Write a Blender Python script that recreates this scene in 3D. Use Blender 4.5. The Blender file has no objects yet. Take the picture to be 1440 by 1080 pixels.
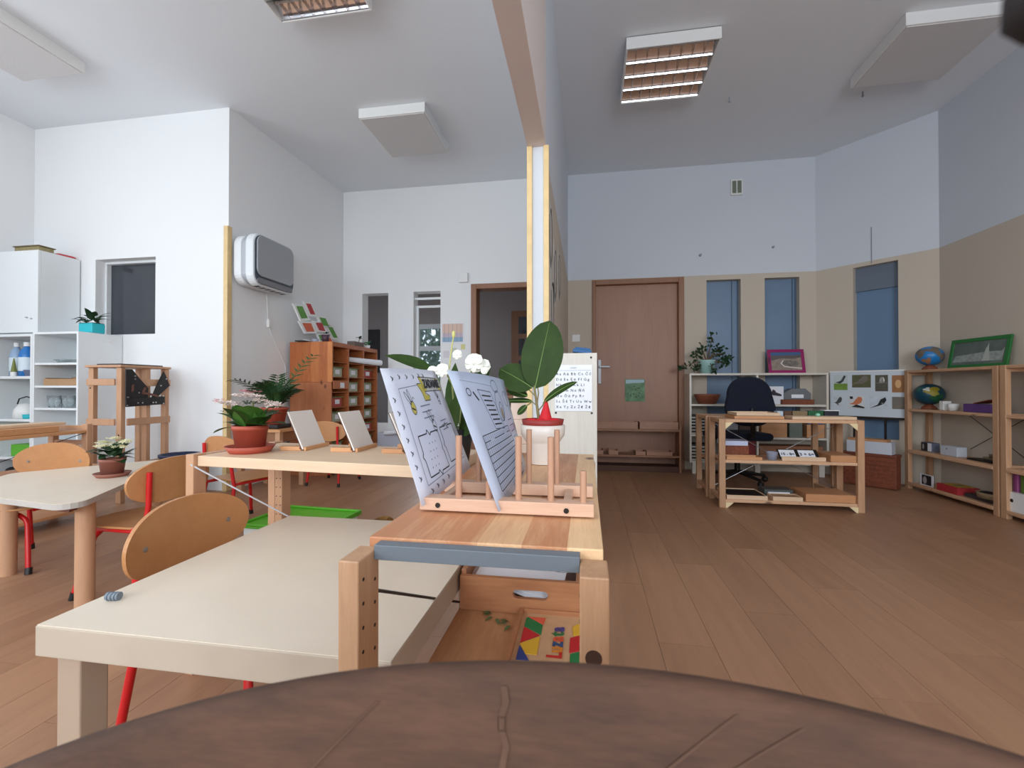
import bpy, math, random
from mathutils import Vector, Matrix, Euler
random.seed(7)
S = bpy.context.scene
COL = S.collection
PI = math.pi
R = math.radians

# ------------------------------------------------------------------ camera, world, light, exposure
cam_d = bpy.data.cameras.new('camera'); cam = bpy.data.objects.new('camera', cam_d); COL.objects.link(cam)
cam.location = (0, 0, .88)
cam.rotation_euler = Euler((R(90 + .51), 0, R(9.367)), 'XYZ')
cam_d.sensor_fit = 'HORIZONTAL'; cam_d.sensor_width = 36; cam_d.lens = 36 * 634.34 / 1440
cam_d.dof.use_dof = True; cam_d.dof.focus_distance = 1.6; cam_d.dof.aperture_fstop = 13
cam_d.clip_start = .01; cam_d.clip_end = 100
S.camera = cam

W = bpy.data.worlds.new('overcast_sky'); S.world = W; W.use_nodes = True
bg = W.node_tree.nodes['Background']
bg.inputs[0].default_value = (.80, .90, 1.0, 1); bg.inputs[1].default_value = 1.6

def area(name, loc, rot, sx, sy, power, col=(1, 1, 1)):
    l = bpy.data.lights.new(name, 'AREA'); l.shape = 'RECTANGLE'; l.size = sx; l.size_y = sy
    l.energy = power; l.color = col
    o = bpy.data.objects.new(name, l); COL.objects.link(o); o.location = loc; o.rotation_euler = rot
    return o
# daylight entering by the windows in the wall behind the camera (area light faces -Z, turned to +Y)
area('window_daylight_back', (-2.3, -2.85, 2.0), (R(107), 0, 0), 3.4, 1.7, 92, (.88, .95, 1.0))
area('window_daylight_side', (-4.98, .1, 1.85), (0, R(-100), 0), 1.8, 2.8, 36, (.90, .96, 1.0))
area('window_daylight_right', (1.6, -2.85, 1.80), (R(94), 0, R(12)), 2.0, 1.7, 92, (.86, .93, 1.0))
area('hall_daylight', (-2.55, 7.3, 1.6), (R(-90), 0, 0), .9, 1.2, 14, (.88, .94, 1.0))

S.view_settings.view_transform = 'Standard'; S.view_settings.look = 'None'
S.view_settings.exposure = 0.26; S.view_settings.gamma = 1.0; S.view_settings.use_curve_mapping = False

# ------------------------------------------------------------------ materials
def srgb(r, g, b):
    f = lambda c: (c / 255 / 12.92) if c / 255 <= .04045 else ((c / 255 + .055) / 1.055) ** 2.4
    return (f(r), f(g), f(b), 1)
MATS = {}
def mat(name, col, rough=.6, metal=0, alpha=None, trans=0, spec=None, emit=None, noise=0, nscale=40, bump=0):
    if name in MATS: return MATS[name]
    m = bpy.data.materials.new(name); m.use_nodes = True; nt = m.node_tree; b = nt.nodes['Principled BSDF']
    c = srgb(*col)
    b.inputs['Base Color'].default_value = c; b.inputs['Roughness'].default_value = rough
    b.inputs['Metallic'].default_value = metal
    if trans: b.inputs['Transmission Weight'].default_value = trans; b.inputs['IOR'].default_value = 1.3
    if spec is not None: b.inputs['Specular IOR Level'].default_value = spec
    if alpha is not None: b.inputs['Alpha'].default_value = alpha
    if emit: b.inputs['Emission Color'].default_value = c; b.inputs['Emission Strength'].default_value = emit
    if noise or bump:
        tc = nt.nodes.new('ShaderNodeTexCoord'); n = nt.nodes.new('ShaderNodeTexNoise')
        n.inputs['Scale'].default_value = nscale; n.inputs['Detail'].default_value = 5
        nt.links.new(tc.outputs['Object'], n.inputs['Vector'])
        if noise:
            r = nt.nodes.new('ShaderNodeValToRGB')
            r.color_ramp.elements[0].position = .3; r.color_ramp.elements[1].position = .7
            r.color_ramp.elements[0].color = [x * (1 - noise) for x in c[:3]] + [1]
            r.color_ramp.elements[1].color = [min(1, x * (1 + noise * .6)) for x in c[:3]] + [1]
            nt.links.new(n.outputs['Fac'], r.inputs['Fac']); nt.links.new(r.outputs['Color'], b.inputs['Base Color'])
        if bump:
            bp = nt.nodes.new('ShaderNodeBump'); bp.inputs['Strength'].default_value = bump; bp.inputs['Distance'].default_value = .01
            nt.links.new(n.outputs['Fac'], bp.inputs['Height']); nt.links.new(bp.outputs['Normal'], b.inputs['Normal'])
    MATS[name] = m
    return m

def wood(name, light, dark, axis='X', rough=.5, stretch=14, scale=3.0, contrast=1.0, knots=False, rnd=0.0, boards=0.0, board_axis='X'):
    """grain runs along axis; boards>0 glues boards of that width side by side along board_axis, each with its own tone"""
    if name in MATS: return MATS[name]
    m = bpy.data.materials.new(name); m.use_nodes = True; nt = m.node_tree; b = nt.nodes['Principled BSDF']
    L = nt.links; N = nt.nodes.new
    b.inputs['Roughness'].default_value = rough
    tc = N('ShaderNodeTexCoord'); mp = N('ShaderNodeMapping')
    sc = [stretch, stretch, stretch]; sc['XYZ'.index(axis)] = 1.0
    mp.inputs['Scale'].default_value = sc
    L.new(tc.outputs['Object'], mp.inputs['Vector'])
    vec = mp.outputs['Vector']
    oi = N('ShaderNodeObjectInfo')
    add = N('ShaderNodeVectorMath'); add.operation = 'ADD'
    mul = N('ShaderNodeMath'); mul.operation = 'MULTIPLY'; mul.inputs[1].default_value = 37.0 if rnd else 0.0
    L.new(oi.outputs['Random'], mul.inputs[0]); cb = N('ShaderNodeCombineXYZ')
    for k in range(3): L.new(mul.outputs[0], cb.inputs[k])
    L.new(vec, add.inputs[0]); L.new(cb.outputs[0], add.inputs[1]); vec = add.outputs[0]
    bval = None
    if boards:
        sp = N('ShaderNodeSeparateXYZ'); L.new(tc.outputs['Object'], sp.inputs[0])
        dv = N('ShaderNodeMath'); dv.operation = 'DIVIDE'; dv.inputs[1].default_value = boards
        L.new(sp.outputs['XYZ'.index(board_axis)], dv.inputs[0])
        fl = N('ShaderNodeMath'); fl.operation = 'FLOOR'; L.new(dv.outputs[0], fl.inputs[0])
        wn = N('ShaderNodeTexWhiteNoise'); wn.noise_dimensions = '1D'; L.new(fl.outputs[0], wn.inputs['W'])
        bval = wn.outputs['Value']
        m2 = N('ShaderNodeVectorMath'); m2.operation = 'SCALE'; m2.inputs['Scale'].default_value = 9.0
        L.new(wn.outputs['Color'], m2.inputs[0]); a2 = N('ShaderNodeVectorMath'); a2.operation = 'ADD'
        L.new(vec, a2.inputs[0]); L.new(m2.outputs[0], a2.inputs[1]); vec = a2.outputs[0]
    n1 = N('ShaderNodeTexNoise'); n1.inputs['Scale'].default_value = scale; n1.inputs['Detail'].default_value = 4
    n1.inputs['Distortion'].default_value = .6; L.new(vec, n1.inputs['Vector'])
    n2 = N('ShaderNodeTexNoise'); n2.inputs['Scale'].default_value = scale * 6; n2.inputs['Detail'].default_value = 6
    L.new(vec, n2.inputs['Vector'])
    mx = N('ShaderNodeMix'); mx.data_type = 'FLOAT'; mx.inputs[0].default_value = .35
    L.new(n1.outputs['Fac'], mx.inputs[2]); L.new(n2.outputs['Fac'], mx.inputs[3])
    fac = mx.outputs[0]
    if bval is not None:
        mb = N('ShaderNodeMix'); mb.data_type = 'FLOAT'; mb.inputs[0].default_value = .42
        L.new(fac, mb.inputs[2]); L.new(bval, mb.inputs[3]); fac = mb.outputs[0]
    if rnd:
        mb = N('ShaderNodeMix'); mb.data_type = 'FLOAT'; mb.inputs[0].default_value = rnd
        L.new(fac, mb.inputs[2]); L.new(oi.outputs['Random'], mb.inputs[3]); fac = mb.outputs[0]
    rp = N('ShaderNodeValToRGB'); w = .22 / contrast
    rp.color_ramp.elements[0].position = .5 - w; rp.color_ramp.elements[1].position = .5 + w
    rp.color_ramp.elements[0].color = srgb(*dark); rp.color_ramp.elements[1].color = srgb(*light)
    L.new(fac, rp.inputs['Fac']); colr = rp.outputs['Color']
    if knots:
        vo = N('ShaderNodeTexVoronoi'); vo.inputs['Scale'].default_value = 4.5
        mk = N('ShaderNodeMapping'); ks = [1.6, 1.6, 1.6]; ks['XYZ'.index(axis)] = .9; mk.inputs['Scale'].default_value = ks
        L.new(tc.outputs['Object'], mk.inputs['Vector']); L.new(mk.outputs[0], vo.inputs['Vector'])
        kr = N('ShaderNodeValToRGB'); kr.color_ramp.elements[0].position = .05; kr.color_ramp.elements[1].position = .13
        kr.color_ramp.elements[0].color = (.35, .35, .35, 1) if False else (1, 1, 1, 1); kr.color_ramp.elements[1].color = (0, 0, 0, 1)
        L.new(vo.outputs['Distance'], kr.inputs['Fac'])
        mk2 = N('ShaderNodeMix'); mk2.data_type = 'RGBA'
        L.new(kr.outputs['Color'], mk2.inputs[0]); L.new(colr, mk2.inputs[6])
        mk2.inputs[7].default_value = [x * .35 for x in srgb(*dark)[:3]] + [1]
        colr = mk2.outputs[2]
    L.new(colr, b.inputs['Base Color'])
    bp = N('ShaderNodeBump'); bp.inputs['Strength'].default_value = .08; bp.inputs['Distance'].default_value = .003
    L.new(n2.outputs['Fac'], bp.inputs['Height']); L.new(bp.outputs['Normal'], b.inputs['Normal'])
    MATS[name] = m
    return m

def wall_mat(name, low, high, split=2.10):
    """two-tone wall paint: low colour up to the height split, high colour above"""
    if name in MATS: return MATS[name]
    m = bpy.data.materials.new(name); m.use_nodes = True; nt = m.node_tree; b = nt.nodes['Principled BSDF']
    L = nt.links; N = nt.nodes.new
    b.inputs['Roughness'].default_value = .75; b.inputs['Specular IOR Level'].default_value = .25
    ge = N('ShaderNodeNewGeometry'); sp = N('ShaderNodeSeparateXYZ'); L.new(ge.outputs['Position'], sp.inputs[0])
    gt = N('ShaderNodeMath'); gt.operation = 'GREATER_THAN'; gt.inputs[1].default_value = split
    L.new(sp.outputs['Z'], gt.inputs[0])
    mx = N('ShaderNodeMix'); mx.data_type = 'RGBA'; L.new(gt.outputs[0], mx.inputs[0])
    mx.inputs[6].default_value = srgb(*low); mx.inputs[7].default_value = srgb(*high)
    n = N('ShaderNodeTexNoise'); n.inputs['Scale'].default_value = 60; n.inputs['Detail'].default_value = 4
    L.new(ge.outputs['Position'], n.inputs['Vector'])
    bp = N('ShaderNodeBump'); bp.inputs['Strength'].default_value = .06; bp.inputs['Distance'].default_value = .004
    L.new(n.outputs['Fac'], bp.inputs['Height']); L.new(bp.outputs['Normal'], b.inputs['Normal'])
    L.new(mx.outputs[2], b.inputs['Base Color'])
    MATS[name] = m
    return m

WHITE = (238, 239, 240)
m_wall = mat('white_wall_paint', WHITE, .75, spec=.25, bump=.05, nscale=60)
m_wall2 = wall_mat('two_tone_wall_paint', (204, 192, 176), (214, 219, 227))
m_ceil = mat('ceiling_paint', (234, 238, 243), .85, spec=.2, bump=.05, nscale=50)
m_ceil2 = mat('ceiling_paint_grey', (214, 212, 216), .85, spec=.2, bump=.05, nscale=50)
m_floor = wood('floor_vinyl', (180, 136, 104), (148, 107, 80), 'Y', rough=.42, stretch=11, scale=1.6, rnd=.25, contrast=.8)
m_joint = mat('floor_joint', (60, 38, 26), .8)
m_pineX = wood('pine_x', (222, 180, 144), (194, 148, 112), 'X', stretch=12, scale=4, rnd=.2, contrast=.9, knots=True)
m_pineY = wood('pine_y', (222, 180, 144), (194, 148, 112), 'Y', stretch=12, scale=4, rnd=.2, contrast=.9, knots=True)
m_pineZ = wood('pine_z', (206, 164, 128), (176, 132, 98), 'Z', stretch=12, scale=4, rnd=.2, contrast=.9, knots=True)
m_glued = wood('glued_pine', (236, 196, 150), (192, 130, 90), 'Y', stretch=12, scale=4.5, contrast=1.15, knots=True, boards=.062, board_axis='X')
m_pale = wood('pale_spruce', (230, 200, 168), (212, 178, 144), 'X', stretch=14, scale=3, rnd=.15, contrast=.8)
m_amberZ = wood('amber_pine_z', (216, 136, 76), (176, 96, 48), 'Z', stretch=10, scale=4, contrast=1, knots=True, boards=.09, board_axis='X')
m_amberX = wood('amber_pine_x', (196, 116, 66), (156, 84, 44), 'Y', stretch=10, scale=4, contrast=1, rnd=.2)
m_beech = wood('beech_ply', (198, 142, 92), (178, 120, 74), 'Y', rough=.4, stretch=10, scale=2.5, rnd=.2, contrast=.7)
m_beechleg = wood('beech_leg', (204, 160, 126), (182, 136, 102), 'Z', rough=.45, stretch=8, scale=4, rnd=.2, contrast=.7)
m_door = wood('door_veneer', (176, 130, 104), (158, 112, 88), 'Z', rough=.45, stretch=9, scale=1.5, contrast=.7)
m_frame = wood('door_frame_veneer', (156, 108, 76), (136, 90, 62), 'Z', rough=.45, stretch=9, scale=2, contrast=.7)
m_traylight = wood('tray_wood', (214, 160, 112), (186, 128, 86), 'X', stretch=10, scale=3, rnd=.3, contrast=.8)
m_rack = wood('rack_beech', (222, 184, 158), (200, 156, 128), 'X', stretch=12, scale=5, contrast=.8)
m_dowel = wood('dowel_beech', (196, 152, 124), (176, 128, 100), 'Z', stretch=12, scale=5, contrast=.8)
m_darkchair = wood('dark_chair_ply', (96, 64, 46), (56, 36, 25), 'X', rough=.85, stretch=5, scale=16, contrast=.75)
m_birch = wood('birch_effect', (222, 216, 206), (202, 194, 182), 'Z', rough=.5, stretch=18, scale=3, contrast=.8)
m_birchX = wood('birch_effect_x', (226, 219, 208), (214, 206, 194), 'X', rough=.38, stretch=18, scale=3, contrast=.6)
m_yellowwood = mat('pale_yellow_wood_trim', (226, 196, 142), .5, noise=.08, nscale=20)
m_lam = mat('cream_laminate', (228, 213, 193), .36, noise=.03, nscale=8)
m_lamedge = mat('grey_laminate_edge', (190, 184, 176), .5)
m_white = mat('white_melamine', (232, 236, 238), .4)
m_whiteb = mat('white_plastic', (236, 236, 234), .35)
m_red = mat('red_powder_coat', (205, 28, 30), .35)
m_black = mat('black_plastic', (22, 20, 22), .5)
m_navy = mat('navy_fabric', (18, 24, 42), .95, noise=.2, nscale=200)
m_metal = mat('zinc_metal', (190, 192, 196), .3, metal=1)
m_steel = mat('dark_steel', (60, 56, 54), .4, metal=.8)
m_grey = mat('grey_metal_bar', (108, 116, 124), .5)
m_terra = mat('terracotta_plastic', (176, 78, 58), .55)
m_soil = mat('potting_soil', (48, 34, 26), .95, noise=.4, nscale=120)
m_leaf = mat('rubber_leaf', (42, 64, 18), .6, spec=.25, noise=.2, nscale=25)
m_leafrib = mat('leaf_midrib', (110, 140, 70), .45)
m_leafd = mat('dark_leaf', (34, 66, 32), .5, noise=.3, nscale=40)
m_leafm = mat('mid_leaf', (70, 112, 44), .45, noise=.25, nscale=30)
m_stem = mat('green_stem', (110, 116, 62), .6)
m_brownstem = mat('brown_stem', (112, 84, 54), .7)
m_paper = mat('white_paper', (236, 238, 244), .7)
m_lampaper = mat('laminated_paper', (236, 238, 248), .22)
def translucent(m, amt):
    nt = m.node_tree; b = nt.nodes['Principled BSDF']; out = nt.nodes['Material Output']
    t = nt.nodes.new('ShaderNodeBsdfTranslucent'); t.inputs[0].default_value = b.inputs['Base Color'].default_value
    x = nt.nodes.new('ShaderNodeMixShader'); x.inputs[0].default_value = amt
    nt.links.new(b.outputs[0], x.inputs[1]); nt.links.new(t.outputs[0], x.inputs[2]); nt.links.new(x.outputs[0], out.inputs[0])
    return m
translucent(m_lampaper, .4)
m_ink = mat('black_ink', (34, 34, 44), .6)
m_inkgrey = mat('grey_ink', (128, 132, 148), .6)
m_yellow = mat('yellow_print', (206, 190, 84), .6)
m_purif_w = mat('purifier_white', (226, 230, 234), .35)
m_purif_g = mat('purifier_grey', (158, 162, 168), .4)
m_teal = mat('turquoise_plastic', (36, 186, 198), .4)
m_green = mat('lime_plastic', (92, 176, 40), .4)
m_blueglass = mat('blue_frosted_glass', (112, 136, 164), .35, noise=.06, nscale=3)
m_darkgl = mat('dark_glass', (58, 62, 70), .06, spec=.8)
m_clear = mat('clear_plastic', (235, 242, 246), .08, trans=.92)
m_alu = mat('polished_aluminium', (225, 225, 228), .12, metal=1)
m_tan = mat('cardboard', (178, 142, 106), .8, noise=.1, nscale=20)
m_wicker = mat('red_brown_wicker', (134, 70, 44), .7, noise=.3, nscale=50)

# ------------------------------------------------------------------ mesh helpers
class MB:
    def __init__(s): s.v = []; s.f = []; s.mi = []; s.sm = []
    def add(s, vs, fs, m=0, smooth=False, M=None):
        o = len(s.v)
        s.v += [tuple(M @ Vector(p)) if M is not None else tuple(p) for p in vs]
        for f in fs: s.f.append([o + i for i in f]); s.mi.append(m); s.sm.append(smooth)
        return s
    def box(s, x0, x1, y0, y1, z0, z1, m=0, M=None):
        if x0 > x1: x0, x1 = x1, x0
        if y0 > y1: y0, y1 = y1, y0
        if z0 > z1: z0, z1 = z1, z0
        vs = [(x0, y0, z0), (x1, y0, z0), (x1, y1, z0), (x0, y1, z0), (x0, y0, z1), (x1, y0, z1), (x1, y1, z1), (x0, y1, z1)]
        return s.add(vs, [(0, 3, 2, 1), (4, 5, 6, 7), (0, 1, 5, 4), (1, 2, 6, 5), (2, 3, 7, 6), (3, 0, 4, 7)], m, False, M)
    def prism(s, poly, z0, z1, m=0, M=None):
        n = len(poly)
        vs = [(x, y, z0) for x, y in poly] + [(x, y, z1) for x, y in poly]
        fs = [tuple(range(n - 1, -1, -1)), tuple(range(n, 2 * n))] + [(i, (i + 1) % n, n + (i + 1) % n, n + i) for i in range(n)]
        return s.add(vs, fs, m, False, M)
    def cyl(s, p0, p1, r0, r1=None, n=12, m=0, cap=True, smooth=True):
        r1 = r0 if r1 is None else r1
        p0 = Vector(p0); p1 = Vector(p1); d = (p1 - p0).normalized()
        a = d.orthogonal().normalized(); b = d.cross(a)
        vs = [p0 + (a * math.cos(2 * PI * i / n) + b * math.sin(2 * PI * i / n)) * r0 for i in range(n)]
        vs += [p1 + (a * math.cos(2 * PI * i / n) + b * math.sin(2 * PI * i / n)) * r1 for i in range(n)]
        s.add(vs, [(i, (i + 1) % n, n + (i + 1) % n, n + i) for i in range(n)], m, smooth)
        if cap: s.add(vs, [tuple(range(n - 1, -1, -1)), tuple(range(n, 2 * n))], m, False)
        return s
    def tube(s, pts, r, n=8, m=0):
        P = [Vector(p) for p in pts]; rs = r if isinstance(r, (list, tuple)) else [r] * len(P)
        t = (P[1] - P[0]).normalized(); a = t.orthogonal().normalized(); vs = []
        for i, p in enumerate(P):
            t = (P[min(i + 1, len(P) - 1)] - P[max(i - 1, 0)]).normalized()
            a = (a - t * a.dot(t)).normalized(); b = t.cross(a)
            vs += [p + (a * math.cos(2 * PI * k / n) + b * math.sin(2 * PI * k / n)) * rs[i] for k in range(n)]
        fs = [(i * n + k, i * n + (k + 1) % n, (i + 1) * n + (k + 1) % n, (i + 1) * n + k) for i in range(len(P) - 1) for k in range(n)]
        s.add(vs, fs, m, True)
        s.add(vs, [tuple(range(n - 1, -1, -1)), tuple(range((len(P) - 1) * n, len(P) * n))], m, False)
        return s
    def lathe(s, prof, c=(0, 0, 0), n=24, m=0, sx=1, sy=1):
        vs = []
        for r, z in prof: vs += [(c[0] + r * sx * math.cos(2 * PI * k / n), c[1] + r * sy * math.sin(2 * PI * k / n), c[2] + z) for k in range(n)]
        fs = [(i * n + k, i * n + (k + 1) % n, (i + 1) * n + (k + 1) % n, (i + 1) * n + k) for i in range(len(prof) - 1) for k in range(n)]
        return s.add(vs, fs, m, True)
    def ball(s, c, rx, ry=None, rz=None, n=12, k=8, m=0):
        ry = rx if ry is None else ry; rz = rx if rz is None else rz; vs = []
        for i in range(k + 1):
            a = PI * i / k
            vs += [(c[0] + rx * math.sin(a) * math.cos(2 * PI * j / n), c[1] + ry * math.sin(a) * math.sin(2 * PI * j / n), c[2] - rz * math.cos(a)) for j in range(n)]
        return s.add(vs, [(i * n + j, i * n + (j + 1) % n, (i + 1) * n + (j + 1) % n, (i + 1) * n + j) for i in range(k) for j in range(n)], m, True)
    def leaf(s, L, w, M, bend=.3, fold=.2, m=0, nu=7, shape=.5, pw=.8):
        vs = []; fs = []
        for i in range(nu + 1):
            t = i / nu
            ww = w * .5 * (math.sin(PI * min(1, t ** shape)) ** pw if 0 < t < 1 else .02)
            x = L * math.sin(bend * t) / bend if abs(bend) > 1e-3 else L * t
            z = -L * (1 - math.cos(bend * t)) / bend if abs(bend) > 1e-3 else 0
            for j in (-1, -.5, 0, .5, 1): vs.append((x, ww * j, z + abs(j) * ww * fold))
        for i in range(nu):
            for j in range(4): a = i * 5 + j; fs.append((a, a + 5, a + 6, a + 1))
        return s.add(vs, fs, m, True, M)
    def build(s, name, mats, parent=None, world=False, bevel=0, kind=None):
        me = bpy.data.meshes.new(name); me.from_pydata(s.v, [], s.f)
        if not isinstance(mats, (list, tuple)): mats = [mats]
        for x in mats: me.materials.append(x)
        for i, p in enumerate(me.polygons): p.material_index = s.mi[i]; p.use_smooth = s.sm[i]
        me.update()
        o = bpy.data.objects.new(name, me); COL.objects.link(o)
        if parent is not None:
            o.parent = parent
            if world:
                r = parent
                while r.parent is not None: r = r.parent
                MW = Matrix.Translation(r.location) @ r.rotation_euler.to_matrix().to_4x4()
                if parent is r: me.transform(MW.inverted())
                else: me.transform(MW.inverted())
        if bevel:
            b = o.modifiers.new('bevel', 'BEVEL'); b.width = bevel; b.segments = 2; b.limit_method = 'ANGLE'; b.angle_limit = R(40)
        if kind: o['kind'] = kind
        return o

def tag(o, label, cat, group=None, kind=None):
    o['label'] = label; o['category'] = cat
    if group: o['group'] = group
    if kind: o['kind'] = kind
    return o
def thing(name, label, cat, loc=(0, 0, 0), rz=0, group=None):
    o = bpy.data.objects.new(name, None); COL.objects.link(o); o.empty_display_size = .05
    o.location = loc; o.rotation_euler = (0, 0, R(rz)); tag(o, label, cat, group)
    return o
def struct(o): o['kind'] = 'structure'; return o
def lab(o, text): o['label'] = text; return o
def copy_tree(o, loc=None, rz=None, label=None, parent=None):
    c = o.copy(); COL.objects.link(c); c.parent = parent
    if loc is not None: c.location = loc
    if rz is not None: c.rotation_euler = (0, 0, R(rz))
    if label: c['label'] = label
    for ch in list(o.children): copy_tree(ch, parent=c)
    return c
def B(x0, x1, y0, y1, z0, z1): return MB().box(x0, x1, y0, y1, z0, z1)

def text(s, size, M, m, parent, name='lettering', bold=0, align='CENTER'):
    cu = bpy.data.curves.new(name, 'FONT'); cu.body = s; cu.size = size; cu.extrude = .0004; cu.offset = bold
    cu.align_x = align; cu.align_y = 'CENTER'; cu.materials.append(m); cu.resolution_u = 2
    o = bpy.data.objects.new('text_source', cu); COL.objects.link(o); bpy.context.view_layer.update()
    me = bpy.data.meshes.new_from_object(o.evaluated_get(bpy.context.evaluated_depsgraph_get()))
    bpy.data.objects.remove(o); o = bpy.data.objects.new(name, me); COL.objects.link(o); o.parent = parent; o.matrix_local = M
    if not me.materials: me.materials.append(m)
    return o
def ribbon(mb, pts, w, M, z=.0006, m=0, closed=False):
    """a flat printed line through 2D points, laid on the plane M"""
    P = [Vector((p[0], p[1], 0)) for p in pts]
    if closed: P.append(P[0])
    for a, b in zip(P, P[1:]):
        d = b - a
        if d.length < 1e-6: continue
        n = Vector((-d.y, d.x, 0)).normalized() * w / 2; e = d.normalized() * w * .3
        q = [a - n - e, b - n + e, b + n + e, a + n - e]
        mb.add([(p.x, p.y, z) for p in q], [(0, 1, 2, 3)], m, False, M)
def poly(mb, pts, M, z=.0005, m=0):
    mb.add([(p[0], p[1], z) for p in pts], [tuple(range(len(pts)))], m, False, M)
def ell(cx, cy, rx, ry, n=14, a0=0, a1=2 * PI, rot=0):
    out = []
    for i in range(n):
        a = a0 + (a1 - a0) * i / (n if a1 - a0 > 6.2 else n - 1)
        x, y = rx * math.cos(a), ry * math.sin(a)
        out.append((cx + x * math.cos(rot) - y * math.sin(rot), cy + x * math.sin(rot) + y * math.cos(rot)))
    return out
def plane_M(origin, xdir, ydir):
    x = Vector(xdir).normalized(); z = x.cross(Vector(ydir)).normalized(); y = z.cross(x)
    M = Matrix((x, y, z)).transposed().to_4x4(); M.translation = Vector(origin)
    return M

# ================================================================== THE ROOM SHELL
XL, XR, YB, YF, H = -5.09, 3.03, -3.0, 5.15, 3.30
def wall_boxes(mb, u0, u1, z0, z1, holes, d0, d1, along='X', M=None):
    """solid wall between d0 and d1 with rectangular holes (u0,u1,z0,z1)"""
    us = sorted({u0, u1, *[h[0] for h in holes], *[h[1] for h in holes]})
    for a, b in zip(us, us[1:]):
        hs = sorted([h for h in holes if h[0] <= a + 1e-6 and h[1] >= b - 1e-6], key=lambda h: h[2]); z = z0
        for h in hs + [None]:
            t = z1 if h is None else h[2]
            if t > z + 1e-5:
                if along == 'X': mb.box(a, b, d0, d1, z, t, 0, M)
                else: mb.box(d0, d1, a, b, z, t, 0, M)
            if h is not None: z = h[3]
    return mb

floor = struct(B(XL - .2, XR + .2, YB - .2, 7.6, -.12, -.003).build('floor', m_joint))
pw, pl = .184, 1.22
i = 0; x = XL
while x < XR:
    y = -.6 - (i * .47 % 1.22)
    while y < YF:
        x1 = min(x + pw - .0012, XR); y0 = max(y, -.6); y1 = min(y + pl - .0012, YF - .002)
        cx = (x + x1) / 2
        if y1 > y0 + .02 and not (x1 < -3.0 and y0 > 3.42) and not (cx > 2.4 and y0 > YF - (cx - 2.365)):
            if x1 < -3.0 and y1 > 3.42: y1 = 3.42
            MB().box(-(x1 - x) / 2, (x1 - x) / 2, 0, y1 - y0, -.003, 0).build('plank', m_floor, floor).location = (cx, y0, 0)
        y += pl
    x += pw; i += 1
struct(B(XL - .2, XR + .2, YB - .2, YF + .15, H, H + .15).build('ceiling', m_ceil))
# far wall, one plane for both rooms
W3 = (-2.71, -2.372, .45, 2.035); W4 = (-2.05, -1.712, .45, 2.037)
wf = wall_boxes(MB(), -3.12, -.25, 0, H, [W3, W4, (-1.335, -.40, 0, 2.10)], YF, YF + .15)
struct(wf.build('wall_far_left', m_wall))
WR1 = (1.284, 1.630, .40, 2.047); WR2 = (1.868, 2.206, .40, 2.047)
wf = wall_boxes(MB(), -.25, 2.365 + .15, 0, H, [(.066, 1.05, 0, 2.09), WR1, WR2], YF, YF + .15)
struct(wf.build('wall_far_right', m_wall2))
# angled wall of the right room
AP = Vector((2.365, 5.15, 0)); AR = -45.85; ALEN = .955
MA = Matrix.Translation(AP) @ Matrix.Rotation(R(AR), 4, 'Z')
WA = (.325, .672, .40, 2.06)
struct(wall_boxes(MB(), 0, ALEN, 0, H, [WA], 0, .15, 'X', MA).build('wall_angled', m_wall2))
struct(B(XR, XR + .15, YB, 4.47, 0, H).build('wall_right', m_wall2))
struct(wall_boxes(MB(), YB, 3.57, 0, H, [(-1.35, 1.55, .80, 2.8)], XL - .15, XL, 'Y').build('wall_left', m_wall))
WL = (-4.40, -3.765, 1.36, 2.045)
struct(wall_boxes(MB(), XL, -3.12, 0, H, [WL], 3.42, 3.57).build('wall_alcove_front', m_wall))
struct(MB().prism([(-3.12, 3.57), (-3.12, 3.42), (-3.035, 3.42), (-2.965, YF), (-3.12, YF)], 0, H).build('wall_alcove_side', m_wall))
WB1 = (-4.55, -.45, .80, 2.75); WB2 = (.60, 2.60, .95, 2.65)
struct(wall_boxes(MB(), XL, XR, 0, H, [WB1, WB2], YB - .15, YB).build('wall_back', m_wall))
# partition between the rooms: full height beyond y=2.31, a beam nearer
struct(B(-.297, -.205, 2.31, YF, 0, H).build('wall_partition', m_wall2))
struct(B(-.297, -.205, YB, 2.31, 2.12, H).build('trim_beam', mat('beam_paint', (226, 214, 210), .7)))
struct(B(-.274, -.213, 2.300, 2.3105, 0, 2.12).build('trim_4', mat('white_trim_paint', (208, 212, 218), .7)))
t = struct(B(-.300, -.273, 2.285, 2.312, 0, 2.12).build('trim_1', m_yellowwood, bevel=.002))
t = struct(B(-.214, -.187, 2.285, 2.312, 0, 2.12).build('trim_2', m_yellowwood, bevel=.002))
struct(B(-3.062, -3.022, 3.395, 3.445, 0, 2.27).build('trim_3', m_yellowwood, bevel=.002))
struct(B(-.207, .066, YF - .012, YF, 0, .07).build('baseboard_far', m_frame))

def pane_window(name, hole, y, mat_, M=None, rim=.0, rmat=None, depth=.05):
    x0, x1, z0, z1 = hole
    o = struct(MB().box(x0, x1, y, y + .01, z0, z1, 0, M).build(name, mat_))
    return o
w = pane_window('window_1', WR1, YF + .085, m_blueglass)
MB().box(WR1[1] - .012, WR1[1], YF + .07, YF + .085, WR1[2], WR1[3]).box(WR1[1] - .07, WR1[1] - .062, YF + .075, YF + .085, WR1[2], WR1[3]).build('window_frame', mat('blue_grey_frame', (86, 104, 124), .5), w)
w = pane_window('window_2', WR2, YF + .085, m_blueglass)
MB().box(WR2[1] - .012, WR2[1], YF + .07, YF + .085, WR2[2], WR2[3]).box(WR2[1] - .04, WR2[1] - .032, YF + .075, YF + .085, WR2[2], WR2[3]).build('window_frame', MATS['blue_grey_frame'], w)
w = pane_window('window_3', WA, .085, mat('blue_frosted_glass_bright', (104, 132, 162), .4), MA)
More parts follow.
